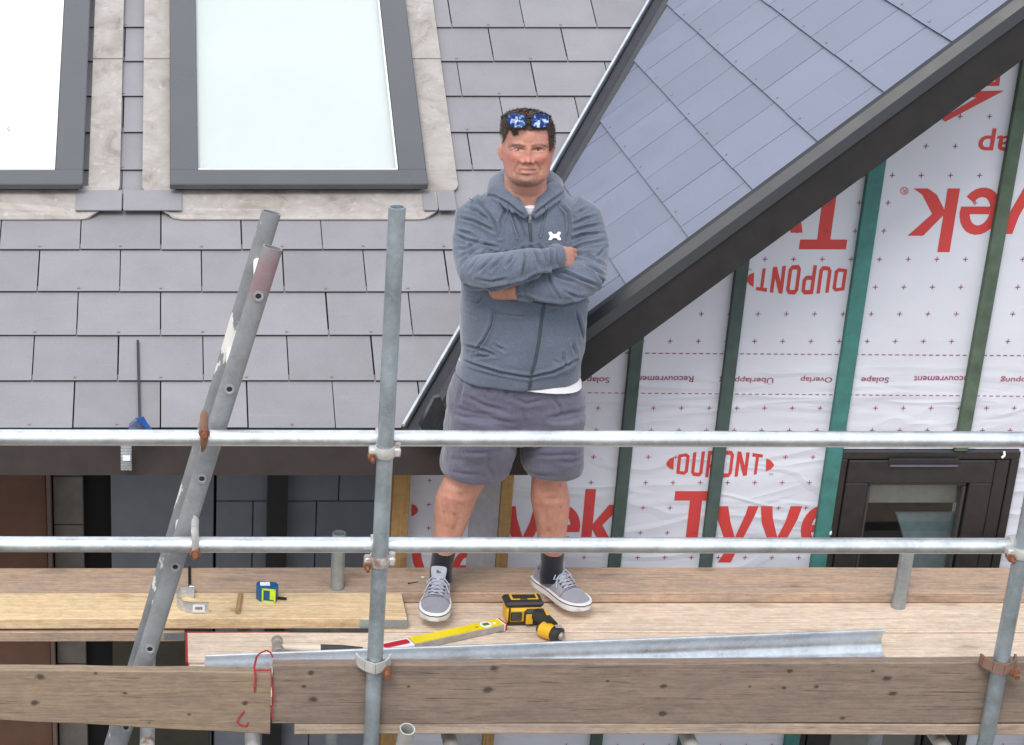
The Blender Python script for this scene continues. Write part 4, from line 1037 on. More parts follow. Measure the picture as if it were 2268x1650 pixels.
for i in range(9): mb.box((q.x-.012+.0028*i, q.y-.0148, .057), (q.x-.0108+.0028*i+(.0006 if i % 2 else 0), q.y-.0142, .067))
mb.build('barcode', m_black, lb)
q = atZ(*z5(280, 345), .040); mb = MB(); mb.box((q.x-.010, q.y-.004, .04), (q.x+.010, q.y+.010, .07), 0, None, .002); mb.build('bracket_clip', m_silver, gb)
q2 = atZ(*z5(260, 110), .042); q3 = atZ(*z5(262, 285), .042); bracket_arm([q2, q3], .009, m_black).build('bracket_arm', m_black, gb)
gb2 = thing('gutter_bracket', tuple(onroof(305, 850, .02)), 'gutter bracket at the eaves with black arm on the slates and blue cap', 'bracket', 'zinc gutter brackets with black arms')
a = onroof(305, 755, .016); b = onroof(309, 925, .02)
mb = MB(); s_ = Vector((.0045, 0, 0)); mb.prism([a-s_, a+s_, b+s_, b-s_], MR.to_3x3() @ Vector((0, 0, .005))); mb.build('bracket_arm', m_black, gb2)
mb = MB()
pts = [atY(u, v, 6.79) for u, v in ((286, 938), (300, 925), (318, 922), (322, 932), (336, 948), (333, 955), (284, 955))]
mb.prism(pts, (0, -.035, 0)); mb.build('rag', m_rag, gb2)
mb = MB(); mb.prism([atY(u, v, 6.75) for u, v in ((300, 926), (318, 922), (326, 936), (312, 940))], (0, -.012, .004)); mb.prism([atY(u, v, 6.745) for u, v in ((314, 938), (325, 935), (336, 950), (328, 955))], (0, -.010, .004)); mb.build('blue_cap', m_blue, gb2)
mb = MB(); c = atY(280, 1010, 6.82)
V = []; zs = atY(280, 985, 6.8).z; ze = atY(280, 1034, 6.8).z
for i in range(9):
    t = i/8; z = zs+(ze-zs)*t; y = 6.79-.012*math.sin(t*math.pi*.9)
    mb.box((c.x-.019, y, z-.006), (c.x+.019, y+.006, z+.0005))
    for dx in (-.014, 0, .014): mb.box((c.x+dx-.003, y-.004, z-.006), (c.x+dx+.003, y, z+.0005))
mb.box((c.x-.015, 6.826, ze), (c.x+.015, 6.831, zs)); mb.build('bracket_band', m_silver, gb2)
q = atY(280, 1014, 6.77); mb = MB(); mb.box((q.x-.013, 6.7685, q.z-.010), (q.x+.013, 6.7700, q.z+.010)); mb.build('paper_label', m_fixw, gb2)
# odds and ends on the back board
for q0, q1, lb in (((905, 1292), (926, 1288), 'dark nail lying on the grey-brown board left of the man'), ((986, 1283), (1000, 1279), 'short dark nail on the grey-brown board between the shoes, nearer the left')):
    a = atZ(*q0, .041); b = atZ(*q1, .041); nl = thing('nail', (a.x, a.y, .0375), lb, 'nail', 'loose nails on the back board')
    mb = MB(); mb.tube([a, b], [.0018, .0012], 6); mb.build('nail_shank', m_black, nl); mb = MB(); mb.tube([a, a+(a-b).normalized()*.002], .004, 8); mb.build('nail_head', m_black, nl)
a = atZ(936, 1279, .040); ch = thing('plaster_chip', (a.x, a.y, .0375), 'tiny white chip of plaster on the back board left of the man', 'chip')
mb = MB(); mb.prism([a+Vector((x, y, 0)) for x, y in ((-.006, -.003), (.003, -.005), (.007, .001), (.001, .006), (-.005, .004))], (0, 0, .003)); mb.build('chip_flake', m_fixw, ch)
#PERSON#
# ------------------------------------------------------------------ power drill
db = atZ(*z4(1238, 862), 0.0)
dr = thing('power_drill', (db.x+.02, db.y+.03, -.002), 'yellow and black cordless drill lying on the boards between the man\'s shoes', 'drill', rz=R(3))
DM = wmat(dr); m_dy = simple('drill_yellow', (.80, .45, .02), .45, 0, .08, 20); m_db = simple('drill_black', (.028, .028, .027), .55, 0, .3, 25, .2)
bx0, bx1 = -.052, .072
mb = MB(); mb.box((bx0, -.030, .006), (bx1, .048, .062), 0, DM, .008); o = mb.build('battery', m_dy, dr, smooth=True, angle=R(30))
mb = MB(); mb.box((bx0-.004, -.026, .0625), (bx1+.004, .052, .082), 0, DM, .007); mb.build('battery_lid', m_db, dr)
mb = MB(); mb.box((bx0+.018, .000, .0823), (bx1-.010, .042, .0838), 0, DM, .0005); lb = mb.build('lid_label', m_dy, dr)
mb = MB(); mb.box((bx0+.026, .006, .0840), (bx1-.018, .036, .0850), 0, DM); mb.box((bx0+.05, -.0005, .0840), (bx0+.075, .004, .0847), 0, DM); mb.build('label_panel', m_db, lb)
mb = MB(); mb.box((bx0+.006, -.034, .0), (bx0+.012, -.028, .07), 0, DM, .002); mb.box((bx0, -.034, .0), (bx1, -.031, .010), 0, DM); mb.build('bumper', m_db, dr)
mb = MB(); mb.box((bx0+.014, -.0335, .018), (bx0+.052, -.0295, .050), 0, DM, .001); vt = mb.build('vent_panel', m_db, dr)
mb = MB()
for i in range(4): mb.box((bx0+.018, -.0345, .023+.0065*i), (bx0+.048, -.0336, .0258+.0065*i), 0, DM)
tag(mb.build('vent_slots', simple('vent_grey_dark', (.10, .10, .10), .6), vt), kind='stuff')
mb = MB(); mb.box((.006, -.052, .008), (.080, -.028, .066), 0, DM, .010); hb = mb.build('handle_base', m_db, dr, smooth=True, angle=R(30))
mb = MB(); mb.box((.010, -.0545, .014), (.034, -.0515, .052), 0, DM, .002); mb.build('release_button', m_dy, hb)
mb = MB(); mb.tube([DM @ Vector(q) for q in ((.050, -.045, .045), (.064, -.075, .050), (.074, -.105, .050), (.080, -.135, .046))], [.024, .021, .020, .023], 14, flat=1.0); mb.build('handle', m_db, dr, smooth=True)
mb = MB(); mb.box((.068, -.100, .069), (.078, -.060, .074), 0, DM, .002); mb.build('trigger', m_dy, dr)
H0 = DM @ Vector((.052, -.125, .032)); H1 = DM @ Vector((.100, -.178, .032)); hd_ = (H1-H0)
mb = MB(); mb.tube([H0-hd_*.12, H0, H0+hd_*.35, H0+hd_*.62], [.018, .027, .028, .026], 16); mb.build('motor_housing', m_dy, dr, smooth=True)
mb = MB(); mb.tube([H0+hd_*.63, H0+hd_*.72, H0+hd_*1.0, H0+hd_*1.06], [.027, .030, .028, .018], 16); mb.build('gear_case', m_db, dr, smooth=True)
mb = MB(); mb.tube([H0+hd_*1.06, H0+hd_*1.2], [.014, .011], 12); mb.build('chuck', m_head, dr, smooth=True)
mb = MB(); mb.tube([H0-hd_*.12, H0-hd_*.22], [.020, .016], 12); mb.build('rear_cap', m_db, dr, smooth=True)
q = H0+hd_*.86; mb = MB(); mb.box((q.x-.010, q.y-.012, q.z+.031), (q.x+.012, q.y+.010, q.z+.0335), 0, None, .001); mb.build('rating_label', simple('rating_grey', (.35, .34, .33), .5), dr)

# ------------------------------------------------------------------ the man
XF = atY(*z1(1148, 600), 6.44).x
man = thing('person', (1.17, 6.62, .038), 'man in grey-blue hooded top and shorts standing arms folded, sunglasses on his head', 'person')
MO = wmat(man)
def attr_mat(name, rough, sss=0, bscale=400, bstr=.15, hair=False):
    n = NT(name); a = n.n('ShaderNodeAttribute'); a.attribute_name = 'Col'; v = n.vec(rnd=False)
    f = n.noise(90, 4, .7, v); g = n.noise(22, 4, .65, v)
    c = n.mix(1.0, a.outputs['Color'], n.ramp(f, [(.3, (.90, .88, .88)), (.7, (1.08, 1.08, 1.08))]), 'MULTIPLY')
    c = n.mix(1.0, c, n.ramp(g, [(.32, (.93, .86, .85)), (.65, (1.05, 1.05, 1.05))]), 'MULTIPLY')
    n.set(c, rough, 0, .4); n.b.inputs['Subsurface Weight'].default_value = sss; n.b.inputs['Subsurface Radius'].default_value = (.012, .004, .002); n.b.inputs['Subsurface Scale'].default_value = .5
    n.bump(n.noise(bscale, 2, .6, v), bstr, .0008); return n.m
def cloth_mat(name, col, heather=.25, rough=.95):
    n = NT(name); v = n.vec(rnd=False)
    f = n.noise(240, 3, .75, v); g = n.noise(7, 5, .6, v)
    c = n.ramp(f, [(.3, scl(col, 1-heather)), (.7, scl(col, 1+heather*1.3))]); c = n.mix(1.0, c, n.ramp(g, [(.3, (.88,)*3), (.7, (1.12,)*3)]), 'MULTIPLY')
    n.set(c, rough, 0, .15); n.b.inputs['Sheen Weight'].default_value = .35; n.b.inputs['Sheen Roughness'].default_value = .5
    n.bump(n.noise(330, 2, .6, v), .35, .0012); return n.m
m_hood = cloth_mat('fleece_slate_blue', (.112, .132, .172), .20)
m_cuff = cloth_mat('ribbed_slate_blue', (.098, .112, .145), .25)
m_short = cloth_mat('shorts_purple_grey', (.115, .110, .150), .15)
m_tee = cloth_mat('white_tee', (.78, .76, .78), .04)
m_sock = cloth_mat('black_sock', (.012, .012, .02), .5)
m_shoe = cloth_mat('grey_suede', (.27, .27, .305), .10)
m_sole = simple('white_rubber', (.80, .78, .76), .5, 0, .04, 20)
m_lace = simple('pale_lace', (.40, .41, .47), .8, 0, .08, 60, .3)
m_skin = attr_mat('skin', .5, .06)

def remeshed(mb, voxel, smooth=4, fac=.5):
    me = mb.mesh('tmp', []); o = bpy.data.objects.new('tmp', me); COL.objects.link(o)
    r = o.modifiers.new('r', 'REMESH'); r.mode = 'VOXEL'; r.voxel_size = voxel; r.adaptivity = 0
    if smooth: sm = o.modifiers.new('s', 'SMOOTH'); sm.iterations = smooth; sm.factor = fac
    dg = bpy.context.evaluated_depsgraph_get(); dg.update(); res = bpy.data.meshes.new_from_object(o.evaluated_get(dg))
    bpy.data.objects.remove(o); bpy.data.meshes.remove(me); return res
def getco(me):
    a = np.empty(len(me.vertices)*3); me.vertices.foreach_get('co', a); b = np.empty_like(a); me.vertices.foreach_get('normal', b) if hasattr(me.vertices[0], 'normal') else None
    return a.reshape(-1, 3), b.reshape(-1, 3)
def setco(me, c): me.vertices.foreach_set('co', c.ravel()); me.update()
def segd(u, v, pts):
    d = np.full(len(u), 1e9)
    for (x0, y0), (x1, y1) in zip(pts[:-1], pts[1:]):
        dx, dy = x1-x0, y1-y0; t = np.clip(((u-x0)*dx+(v-y0)*dy)/(dx*dx+dy*dy+1e-9), 0, 1)
        d = np.minimum(d, np.hypot(u-x0-t*dx, v-y0-t*dy))
    return d
def folds(me, lines, conv, wpx, amp, ridge=.45):
    co, nr = getco(me); u, v = projA(co); fr = np.clip(-nr[:, 1]*1.6, 0, 1); disp = np.zeros(len(co))
    for ln in lines:
        k = 1.0; pts = ln
        if isinstance(ln[0], (int, float)): k = ln[0]; pts = ln[1]
        P = [conv(*p) for p in pts]
        x0 = min(p[0] for p in P)-30; x1 = max(p[0] for p in P)+30; y0 = min(p[1] for p in P)-30; y1 = max(p[1] for p in P)+30
        m = np.where((u > x0) & (u < x1) & (v > y0) & (v < y1))[0]
        if not len(m): continue
        d = segd(u[m], v[m], P)
        e0 = np.hypot(u[m]-P[0][0], v[m]-P[0][1]); e1 = np.hypot(u[m]-P[-1][0], v[m]-P[-1][1]); fade = np.clip(np.minimum(e0, e1)/14, .25, 1)
        disp[m] += k*amp*fade*(-np.exp(-(d/wpx)**2)+ridge*np.exp(-((d-wpx*2.1)/(wpx*1.2))**2))
    co += nr*(disp*fr)[:, None]; setco(me, co)
def lumps(me, sc, amp, st=(1, 1, 1)):
    co, nr = getco(me); k = np.array([mnoise.noise(Vector((c[0]*sc*st[0], c[1]*sc*st[1], c[2]*sc*st[2]))) for c in co]); co += nr*(k*amp)[:, None]; setco(me, co)
def finish(me, name, mats, parent, W=None, smooth=True):
    me.materials.clear()
    for m in (mats if isinstance(mats, list) else [mats]): me.materials.append(m)
    W = W or wmat(parent); Wi = np.array(W.inverted()); co, _ = getco(me); co = co @ Wi[:3, :3].T+Wi[:3, 3]; setco(me, co)
    me.polygons.foreach_set('use_smooth', [smooth]*len(me.polygons)); me.name = name
    return put(bpy.data.objects.new(name, me), parent, W)
def ringH(v, uL, uR, Yc, hd, pw=2.3, vR=None, fwd=0):
    a = atY(uL, v, Yc); b = atY(uR, vR if vR else v, Yc); c = (a+b)/2; return (Vector((c.x, Yc+fwd, c.z)), Vector(((b.x-a.x)/2, 0, (b.z-a.z)/2 if vR else 0)), Vector((0, hd, 0)), pw)
def zr(y, xl, xr, Yc, hd, pw=2.3, f=0): u, v = z1(xl, y); u2, _ = z1(xr, y); return ringH(v, u, u2, Yc, hd, pw, None, f)

# ---- body (skin), one surface
YH = 6.535
body = MB()
body.loft([zr(194, 1085, 1215, YH+.01, .035), zr(203, 1020, 1280, YH+.01, .062), zr(221, 960, 1335, YH+.008, .084), zr(248, 905, 1388, YH+.004, .099), zr(300, 875, 1415, YH, .106), zr(400, 868, 1422, YH, .108), zr(500, 868, 1420, YH, .106),
           zr(600, 868, 1416, YH, .103), zr(700, 874, 1402, YH-.002, .098), zr(780, 882, 1386, YH-.005, .095), zr(845, 896, 1364, YH-.010, .090, 2.4), zr(895, 925, 1332, YH-.016, .082, 2.3), zr(930, 975, 1280, YH-.024, .068), zr(948, 1045, 1210, YH-.03, .042)], 40)
body.loft([zr(700, 960, 1320, YH+.04, .06), zr(800, 905, 1340, YH+.035, .066), zr(900, 890, 1352, YH+.03, .070), zr(1000, 888, 1352, YH+.03, .072), zr(1100, 870, 1370, YH+.042, .080), zr(1190, 830, 1420, YH+.055, .088), zr(1290, 800, 1450, YH+.075, .088)], 32)
body.loft([zr(900, 950, 1300, YH-.010, .062), zr(955, 935, 1305, YH-.002, .066), zr(1015, 940, 1295, YH+.010, .064), zr(1090, 980, 1260, YH+.025, .054)], 28)   # soft double chin
for sx, (xx, yy) in ((-1, (845, 628)), (1, (1424, 626))):
    p = atY(*z1(xx, yy), YH+.008); Mr = Matrix.Rotation(R(-24)*sx, 4, 'Z') @ Matrix.Rotation(R(5)*sx, 4, 'Y'); body.sphere(p+Vector((-.001*sx, .006, .004)), (.0070, .015, .0215), 10, M=Mr)
    body.sphere(p+Vector((-.004*sx, .002, -.013)), (.006, .009, .010), 6)
# torso and hips inside the clothes
body.loft([ringH(430, 1110, 1230, 6.60, .07), ringH(470, 1050, 1290, 6.60, .09), ringH(560, 1045, 1295, 6.60, .11), ringH(700, 1040, 1280, 6.60, .13), ringH(830, 1030, 1275, 6.60, .13), ringH(900, 1018, 1270, 6.61, .12), ringH(930, 1040, 1250, 6.62, .09)], 28)
def limb(mb, pts, n=20):
    mb.tube([atY(u, v, y) for u, v, y, r in pts], [r for *_, r in pts], n)
# arms and hands (inside the sleeves except at the cuffs)
limb(body, [(1055, 485, 6.60, .050), (1042, 545, 6.56, .045), (1052, 600, 6.46, .040), (1130, 590, 6.375, .036), (1205, 572, 6.375, .029), (1240, 563, 6.39, .025)])
limb(body, [(1288, 490, 6.60, .050), (1302, 550, 6.55, .046), (1305, 615, 6.47, .041), (1230, 632, 6.42, .038), (1170, 640, 6.405, .029), (1130, 640, 6.42, .025)])
def hand(mb, wrist, tip, up, thick=.013, wide=.034, curl=Vector((0, 0, 0)), thumb=True):
    d = (tip-wrist); L_ = d.length; d.normalize(); up = (up-d*up.dot(d)).normalized(); nn = d.cross(up)
    mb.loft([(wrist-d*.02, up*.026, nn*.019, 2.2), (wrist+d*.01, up*.028, nn*.018, 2.3), (wrist+d*L_*.22, up*wide, nn*(thick+.003), 2.4), (wrist+d*L_*.46, up*(wide+.003), nn*thick, 2.4), (wrist+d*L_*.53, up*wide*.9, nn*thick*.7, 2.3)], 18)
    for i, (o, ln, r) in enumerate(((-.029, .80, .0078), (-.010, .95, .0088), (.010, 1.0, .0090), (.029, .93, .0088))):
        b = wrist+d*L_*.44+up*o; e = L_*.52*ln
        mb.tube([b, b+d*e*.42+curl*.15, b+d*e*.72+curl*.5, b+d*e*.96+curl*1.0], [r*1.08, r, r*.94, r*.75], 10)
    tk = 1.0 if thumb else .45
    b = wrist+d*L_*.12+up*wide*.6*tk; mb.tube([b, b+up*.018*tk+d*.02, b+up*.024*tk+d*.048+curl*.3+nn*0, b+up*.020*tk+d*.068+curl*.8], [.012, .0105, .0095, .0075], 10)
hw = atY(*z2(1042, 213), 6.388); ht = atY(*z2(1230, 262), 6.50)
hand(body, hw, hw+(ht-hw).normalized()*.185, Vector((0, .55, 1)), curl=Vector((.0, .020, -.010)), thumb=False)
hw2 = atY(*z2(700, 497), 6.412); ht2 = atY(*z2(470, 465), 6.50)
hand(body, hw2, hw2+(ht2-hw2).normalized()*.185, Vector((0, -.3, 1)), curl=Vector((.0, .02, .0)), thumb=False)
# legs
def leg(rows, conv=z3):
    R_ = []
    for y, xl, xr, Yc, k in rows:
        u0, v0 = conv(xl, y); u1, _ = conv(xr, y); a = atY(u0, v0, Yc); b = atY(u1, v0, Yc); hw_ = (b.x-a.x)/2; R_.append((Vector(((a.x+b.x)/2, Yc, a.z)), Vector((hw_, 0, 0)), Vector((0, hw_*k, 0)), 2.15))
    body.loft(R_, 26)
leg([(-60, 380, 800, 6.62, .85), (120, 370, 780, 6.62, .9), (260, 345, 735, 6.625, .95), (345, 335, 672, 6.63, 1.0), (400, 312, 655, 6.63, 1.02), (470, 278, 612, 6.64, 1.05), (530, 254, 582, 6.65, 1.0), (600, 247, 557, 6.66, 1.0), (700, 244, 522, 6.675, 1.05), (770, 241, 492, 6.685, 1.1), (830, 240, 466, 6.69, 1.12), (900, 238, 435, 6.695, 1.1), (965, 240, 402, 6.70, 1.1), (1060, 240, 375, 6.71, 1.0)])
leg([(-60, 980, 1390, 6.62, .85), (120, 990, 1380, 6.62, .9), (300, 1020, 1330, 6.63, 1.0), (380, 1032, 1310, 6.63, 1.02), (450, 1026, 1325, 6.64, 1.02), (520, 1022, 1336, 6.65, 1.0), (600, 1034, 1333, 6.66, 1.02), (700, 1058, 1320, 6.67, 1.06), (770, 1070, 1312, 6.68, 1.1), (830, 1076, 1302, 6.685, 1.12), (900, 1090, 1292, 6.69, 1.1), (965, 1115, 1284, 6.70, 1.1), (1060, 1130, 1255, 6.71, 1.0)])
bm_ = remeshed(body, .0036, 5, .5)
folds(bm_, [[(360, 400), (430, 440), (520, 440), (610, 400)], [(400, 480), (470, 500), (540, 470)], [(330, 560), (345, 660), (335, 800)], [(460, 600), (440, 720), (400, 820)], [(1060, 450), (1130, 480), (1220, 470), (1290, 440)], [(1100, 520), (1180, 535), (1260, 510)], [(1130, 600), (1145, 700), (1150, 820)], [(1270, 600), (1255, 720), (1240, 820)]], z3, 6.0, .0035, .4)
co, nr = getco(bm_)
x = co[:, 0]-XF; z = co[:, 2]; fr = np.clip((-nr[:, 1]-.1)*2.0, 0, 1)*(z > 1.42)*(co[:, 1] < YH)
def zf(y): return atY(*z1(1148, y), 6.437).z
K = .000277
def G(x0, y, sx, sy, a): 
    global disp
    disp += a*np.exp(-((x-x0*K)/(sx*K))**2-((z-zf(y))/(sy*K))**2)
disp = np.zeros(len(co))
for s_ in (-1, 1):
    G(s_*112, 588, 62, 28, -.0105); G(s_*100, 535, 80, 26, .0040); G(s_*112, 568, 50, 10, .0026); G(s_*112, 606, 52, 11, .0034); G(s_*112, 589, 52, 6, -.0030)
    G(s_*150, 690, 75, 55, .0060); G(s_*60, 722, 21, 19, .0105); G(s_*36, 750, 14, 8, -.005); G(s_*200, 600, 40, 60, -.003)
    G(s_*112, 635, 60, 14, -.0022)
G(0, 525, 26, 24, -.001); G(0, 590, 30, 34, .007); G(0, 635, 30, 30, .007); G(0, 680, 34, 28, .009); G(0, 708, 38, 26, .016); G(0, 735, 30, 12, .004)
G(-4, 765, 18, 18, -.0015); G(-4, 795, 70, 14, .004); G(-4, 820, 95, 6, -.0048); G(-4, 846, 66, 14, .0045); G(-4, 878, 70, 12, -.0035); G(-4, 930, 75, 34, .0065); G(0, 440, 150, 60, .002)
co[:, 1] -= disp*fr*1.12
u_, v_ = projA(co)
def line(pts, wpx, a, msk=None):
    d = segd(u_, v_, [z1(*p) for p in pts]); co[:, 1] += a*np.exp(-(d/wpx)**2)*fr
line([(1062, 728), (1030, 770), (1003, 812), (1000, 850)], 2.5, .0052); line([(1222, 728), (1262, 772), (1288, 815), (1284, 850)], 2.5, .0052)
line([(1105, 510), (1115, 560)], 1.6, .0016); line([(1190, 510), (1182, 560)], 1.6, .0016)
line([(950, 965), (1050, 1000), (1140, 1010), (1230, 995), (1320, 940)], 3.0, .003)
setco(bm_, co)
# pigment, plus shade painted into lid, cheek and mouth creases and nostrils
co, nr = getco(bm_); u_, v_ = projA(co); zx = (u_*1.544-1450)*3.24; zy = (v_*1.544-330)*3.24
colr = np.tile(np.array([.54, .270, .198]), (len(co), 1)); face = (co[:, 2] > 1.42)
def paint(m, c): 
    m = np.clip(m, 0, 1)[:, None]; colr[:] = colr*(1-m)+np.array(c)*m
g2 = lambda cx, cy, sx, sy: np.exp(-((zx-cx)/sx)**2-((zy-cy)/sy)**2)*face*(nr[:, 1] < .2)
for cx in (965, 1325): paint(.5*g2(cx, 695, 85, 80), (.50, .135, .10))
paint(.5*g2(1150, 705, 60, 50), (.58, .19, .14)); paint(.45*g2(850, 620, 30, 80), (.55, .17, .13)); paint(.45*g2(1425, 620, 30, 80), (.55, .17, .13))
paint(.25*g2(1130, 460, 200, 60), (.62, .30, .22))
nzv = np.array([mnoise.noise(Vector((c[0]*260, c[1]*260, c[2]*260))) for c in co])*face
st = np.clip(np.exp(-((zx-1130)/175)**4-((zy-895)/100)**4)-.9*np.exp(-((zx-1130)/62)**2-((zy-822)/26)**2), 0, 1)*(nr[:, 1] < .1)*face
paint(st*(.52+.40*nzv), (.15, .09, .065)); paint(.5*g2(1120, 885, 38, 16), (.12, .075, .05)); paint(.35*g2(1130, 770, 120, 14), (.2, .12, .09))
paint(.6*np.clip(g2(1130, 985, 150, 34), 0, 1), (.16, .095, .07)); paint(.4*np.clip(g2(1130, 945, 190, 40), 0, 1), (.2, .12, .09))  # chin and its underside coloured darker
paint(.75*g2(1138, 800, 85, 9), (.44, .16, .14)); paint(.6*g2(1138, 842, 72, 13), (.50, .19, .17))
def pl(pts, wpx, k, c): paint(k*np.exp(-(segd(u_, v_, [z1(*p) for p in pts])/wpx)**2)*face*(nr[:, 1] < 0), c)
pl([(1045, 822), (1100, 818), (1140, 824), (1190, 818), (1240, 812)], 1.1, .95, (.14, .05, .045))
pl([(935, 566), (985, 540), (1050, 535), (1105, 552)], 1.9, .85, (.13, .07, .045)); pl([(1192, 550), (1250, 533), (1310, 535), (1368, 562)], 1.9, .85, (.13, .07, .045))
pl([(955, 592), (1000, 577), (1050, 572), (1112, 590)], 1.5, .9, (.07, .035, .028)); pl([(1188, 590), (1240, 573), (1290, 575), (1336, 592)], 1.5, .9, (.09, .045, .035))
pl([(1066, 735), (1036, 775), (1008, 815)], 1.6, .4, (.28, .10, .08)); pl([(1226, 735), (1264, 775), (1290, 815)], 1.6, .4, (.28, .10, .08))  # cheek-fold shade painted along the creases
pl([(970, 625), (1040, 632), (1100, 618)], 1.3, .4, (.38, .15, .12)); pl([(1195, 618), (1250, 632), (1320, 622)], 1.3, .4, (.38, .15, .12))  # crease shade under the eyes painted in
for cx in (1118, 1182): paint(.8*g2(cx, 740, 12, 7), (.12, .04, .03))  # nostril shade painted in
# knees, bruises and the tan of the legs
zx3 = (u_*1.544-1380)*2.357; zy3 = (v_*1.544-1480)*2.357; lg = co[:, 2] < .75
g3 = lambda cx, cy, s: np.exp(-((zx3-cx)/s)**2-((zy3-cy)/s)**2)*lg
paint(.9*lg, (.57, .295, .215))
for cx, cy, s, k in ((408, 655, 13, .8), (325, 635, 11, .6), (350, 745, 18, .35), (400, 760, 14, .3), (460, 500, 30, .25), (1262, 597, 8, .9), (1262, 420, 12, .9), (1165, 780, 22, .6), (1185, 690, 14, .4), (1100, 560, 30, .25), (1220, 740, 20, .3), (560, 400, 40, .2)): paint(k*g3(cx, cy, s), (.24, .07, .05))
paint(.35*lg*np.clip(np.exp(-((zx3-1180)/160)**2)*(zx3 > 900), 0, 1), (.42, .20, .13))
ca = bm_.color_attributes.new('Col', 'FLOAT_COLOR', 'POINT'); ca.data.foreach_set('color', np.concatenate([colr, np.ones((len(co), 1))], 1).ravel())
body_co = co.copy(); body_nr = nr.copy(); body_fc = [tuple(p.vertices) for p in bm_.polygons]
bvh_body = BVHTree.FromPolygons([Vector(c) for c in co], body_fc)
body_o = finish(bm_, 'body', m_skin, man)
def hit(bvh, u, v):
    d = ray(u, v).normalized(); h = bvh.ray_cast(C0, d); return (h[0], h[1]) if h[0] is not None else (atY(u, v, 6.45), Vector((0, -1, 0)))
# eyes
m_eye = simple('eye_white', (.38, .31, .29), .25, 0, .03, 5, 0); m_iris = simple('iris', (.05, .045, .045), .2, 0, .1, 5, 0)
for ex in (1040, 1262):
    h, n_ = hit(bvh_body, *z1(ex, 594)); mb = MB(); mb.sphere(h+Vector((0, .0012, 0)), (.0102, .0036, .0027), 8); e = mb.build('eye', m_eye, body_o, smooth=True)
    mb = MB(); mb.sphere(h+Vector((0, .0004, 0)), (.0047, .0040, .0028), 8); mb.build('iris', m_iris, body_o, smooth=True)
# ---- hair: shell plus strands
def m_hairmat():
    n = NT('short_brown_hair'); v = n.vec(rnd=False); f = n.noise(120, 4, .7, v)
    n.set(n.ramp(f, [(.3, (.038, .022, .014)), (.55, (.095, .058, .038)), (.75, (.20, .13, .09))]), .55, 0, .4); n.bump(n.noise(300, 3, .7, v), .9, .003); return n.m
m_hair = m_hairmat()
def hairz(cx, cy):
    ax = abs(cx-XF); t = min(1, max(0, (ax-.0545)/.011)); front = zf(368)*(1-t)+zf(625)*t
    if cy < YH-.03: return front
    s = min(1, (cy-YH+.03)/.10); return front*(1-s)+(atY(*z1(1148, 800), YH).z)*s
hv = {}; mb = MB(); mask = np.zeros(len(body_co), bool)
cand = np.where(body_co[:, 2] > 1.52)[0]
for i in cand:
    c = body_co[i]
    if c[1] > YH-.016 and c[2] < zf(540) and abs(c[0]-XF) > .050: continue
    if abs(c[0]-XF) > .079 and abs(c[2]-atY(*z1(845, 620), YH).z) < .030 and c[1] > YH-.03 and c[1] < YH+.04: continue   # ears stay bare
    if c[2] > hairz(c[0], c[1])+.004*mnoise.noise(Vector((c[0]*90, 3, 1))): mask[i] = True
idx = {}
for f in body_fc:
    if all(mask[i] for i in f): hv[f] = 1
cnt = {}
for f in hv:
    for i in f: cnt[i] = cnt.get(i, 0)+1
V = []; F = []
for f in hv:
    g_ = []
    for i in f:
        if i not in idx:
            c = Vector(body_co[i]); n_ = Vector(body_nr[i]); k = mnoise.noise(c*55)*.5+mnoise.noise(c*130)*.5
            top = min(1, max(0, (c.z-zf(420))/.05)); th = (.0022+.0020*top)+k*(.0022+.0035*top)
            if cnt[i] < 4: th = -.001
            idx[i] = len(V); V.append(c+n_*th)
        g_.append(idx[i])
    F.append(tuple(g_))
mb.add(V, F)
rnd = random.Random(3); keys = list(idx.keys())
for _ in range(9000):
    i = rnd.choice(keys); c = Vector(body_co[i]); n_ = Vector(body_nr[i]); top = min(1, max(0, (c.z-zf(420))/.05))
    ln = .0065+.010*top*rnd.random(); d = n_*(.16+.16*rnd.random())+Vector((rnd.uniform(-.5, .5), rnd.uniform(-.7, .1)-.25*top, rnd.uniform(-.5, .3)-.5*(1-top))); d.normalize()
    b = c+n_*.004; s_ = d.cross(n_+Vector((0, .01, .02))).normalized()*.0010
    e = b+d*ln; mb.add([b-s_, b+s_, e+n_*.001], [(0, 1, 2)])
for _ in range(420):      # fringe and its forelock
    t = rnd.random(); xx = 930+440*t; yy = 352+rnd.uniform(-14, 14)
    if rnd.random() < .35: xx = rnd.gauss(1015, 14); yy = 362
    h, n_ = hit(bvh_body, *z1(xx, yy)); L_ = rnd.uniform(18, 34) if abs(xx-1015) > 30 else rnd.uniform(45, 92)
    h2, _ = hit(bvh_body, *z1(xx+rnd.uniform(-12, 10), yy+L_)); s_ = Vector((.0011, 0, 0)); b = h+n_*.008; m2 = (h+h2)/2+n_*.007
    mb.add([b-s_, b+s_, m2+s_*.8, m2-s_*.8, h2+n_*.002], [(0, 1, 2, 3), (3, 2, 4)])
mb.build('hair', m_hair, man, smooth=True, W=MO)

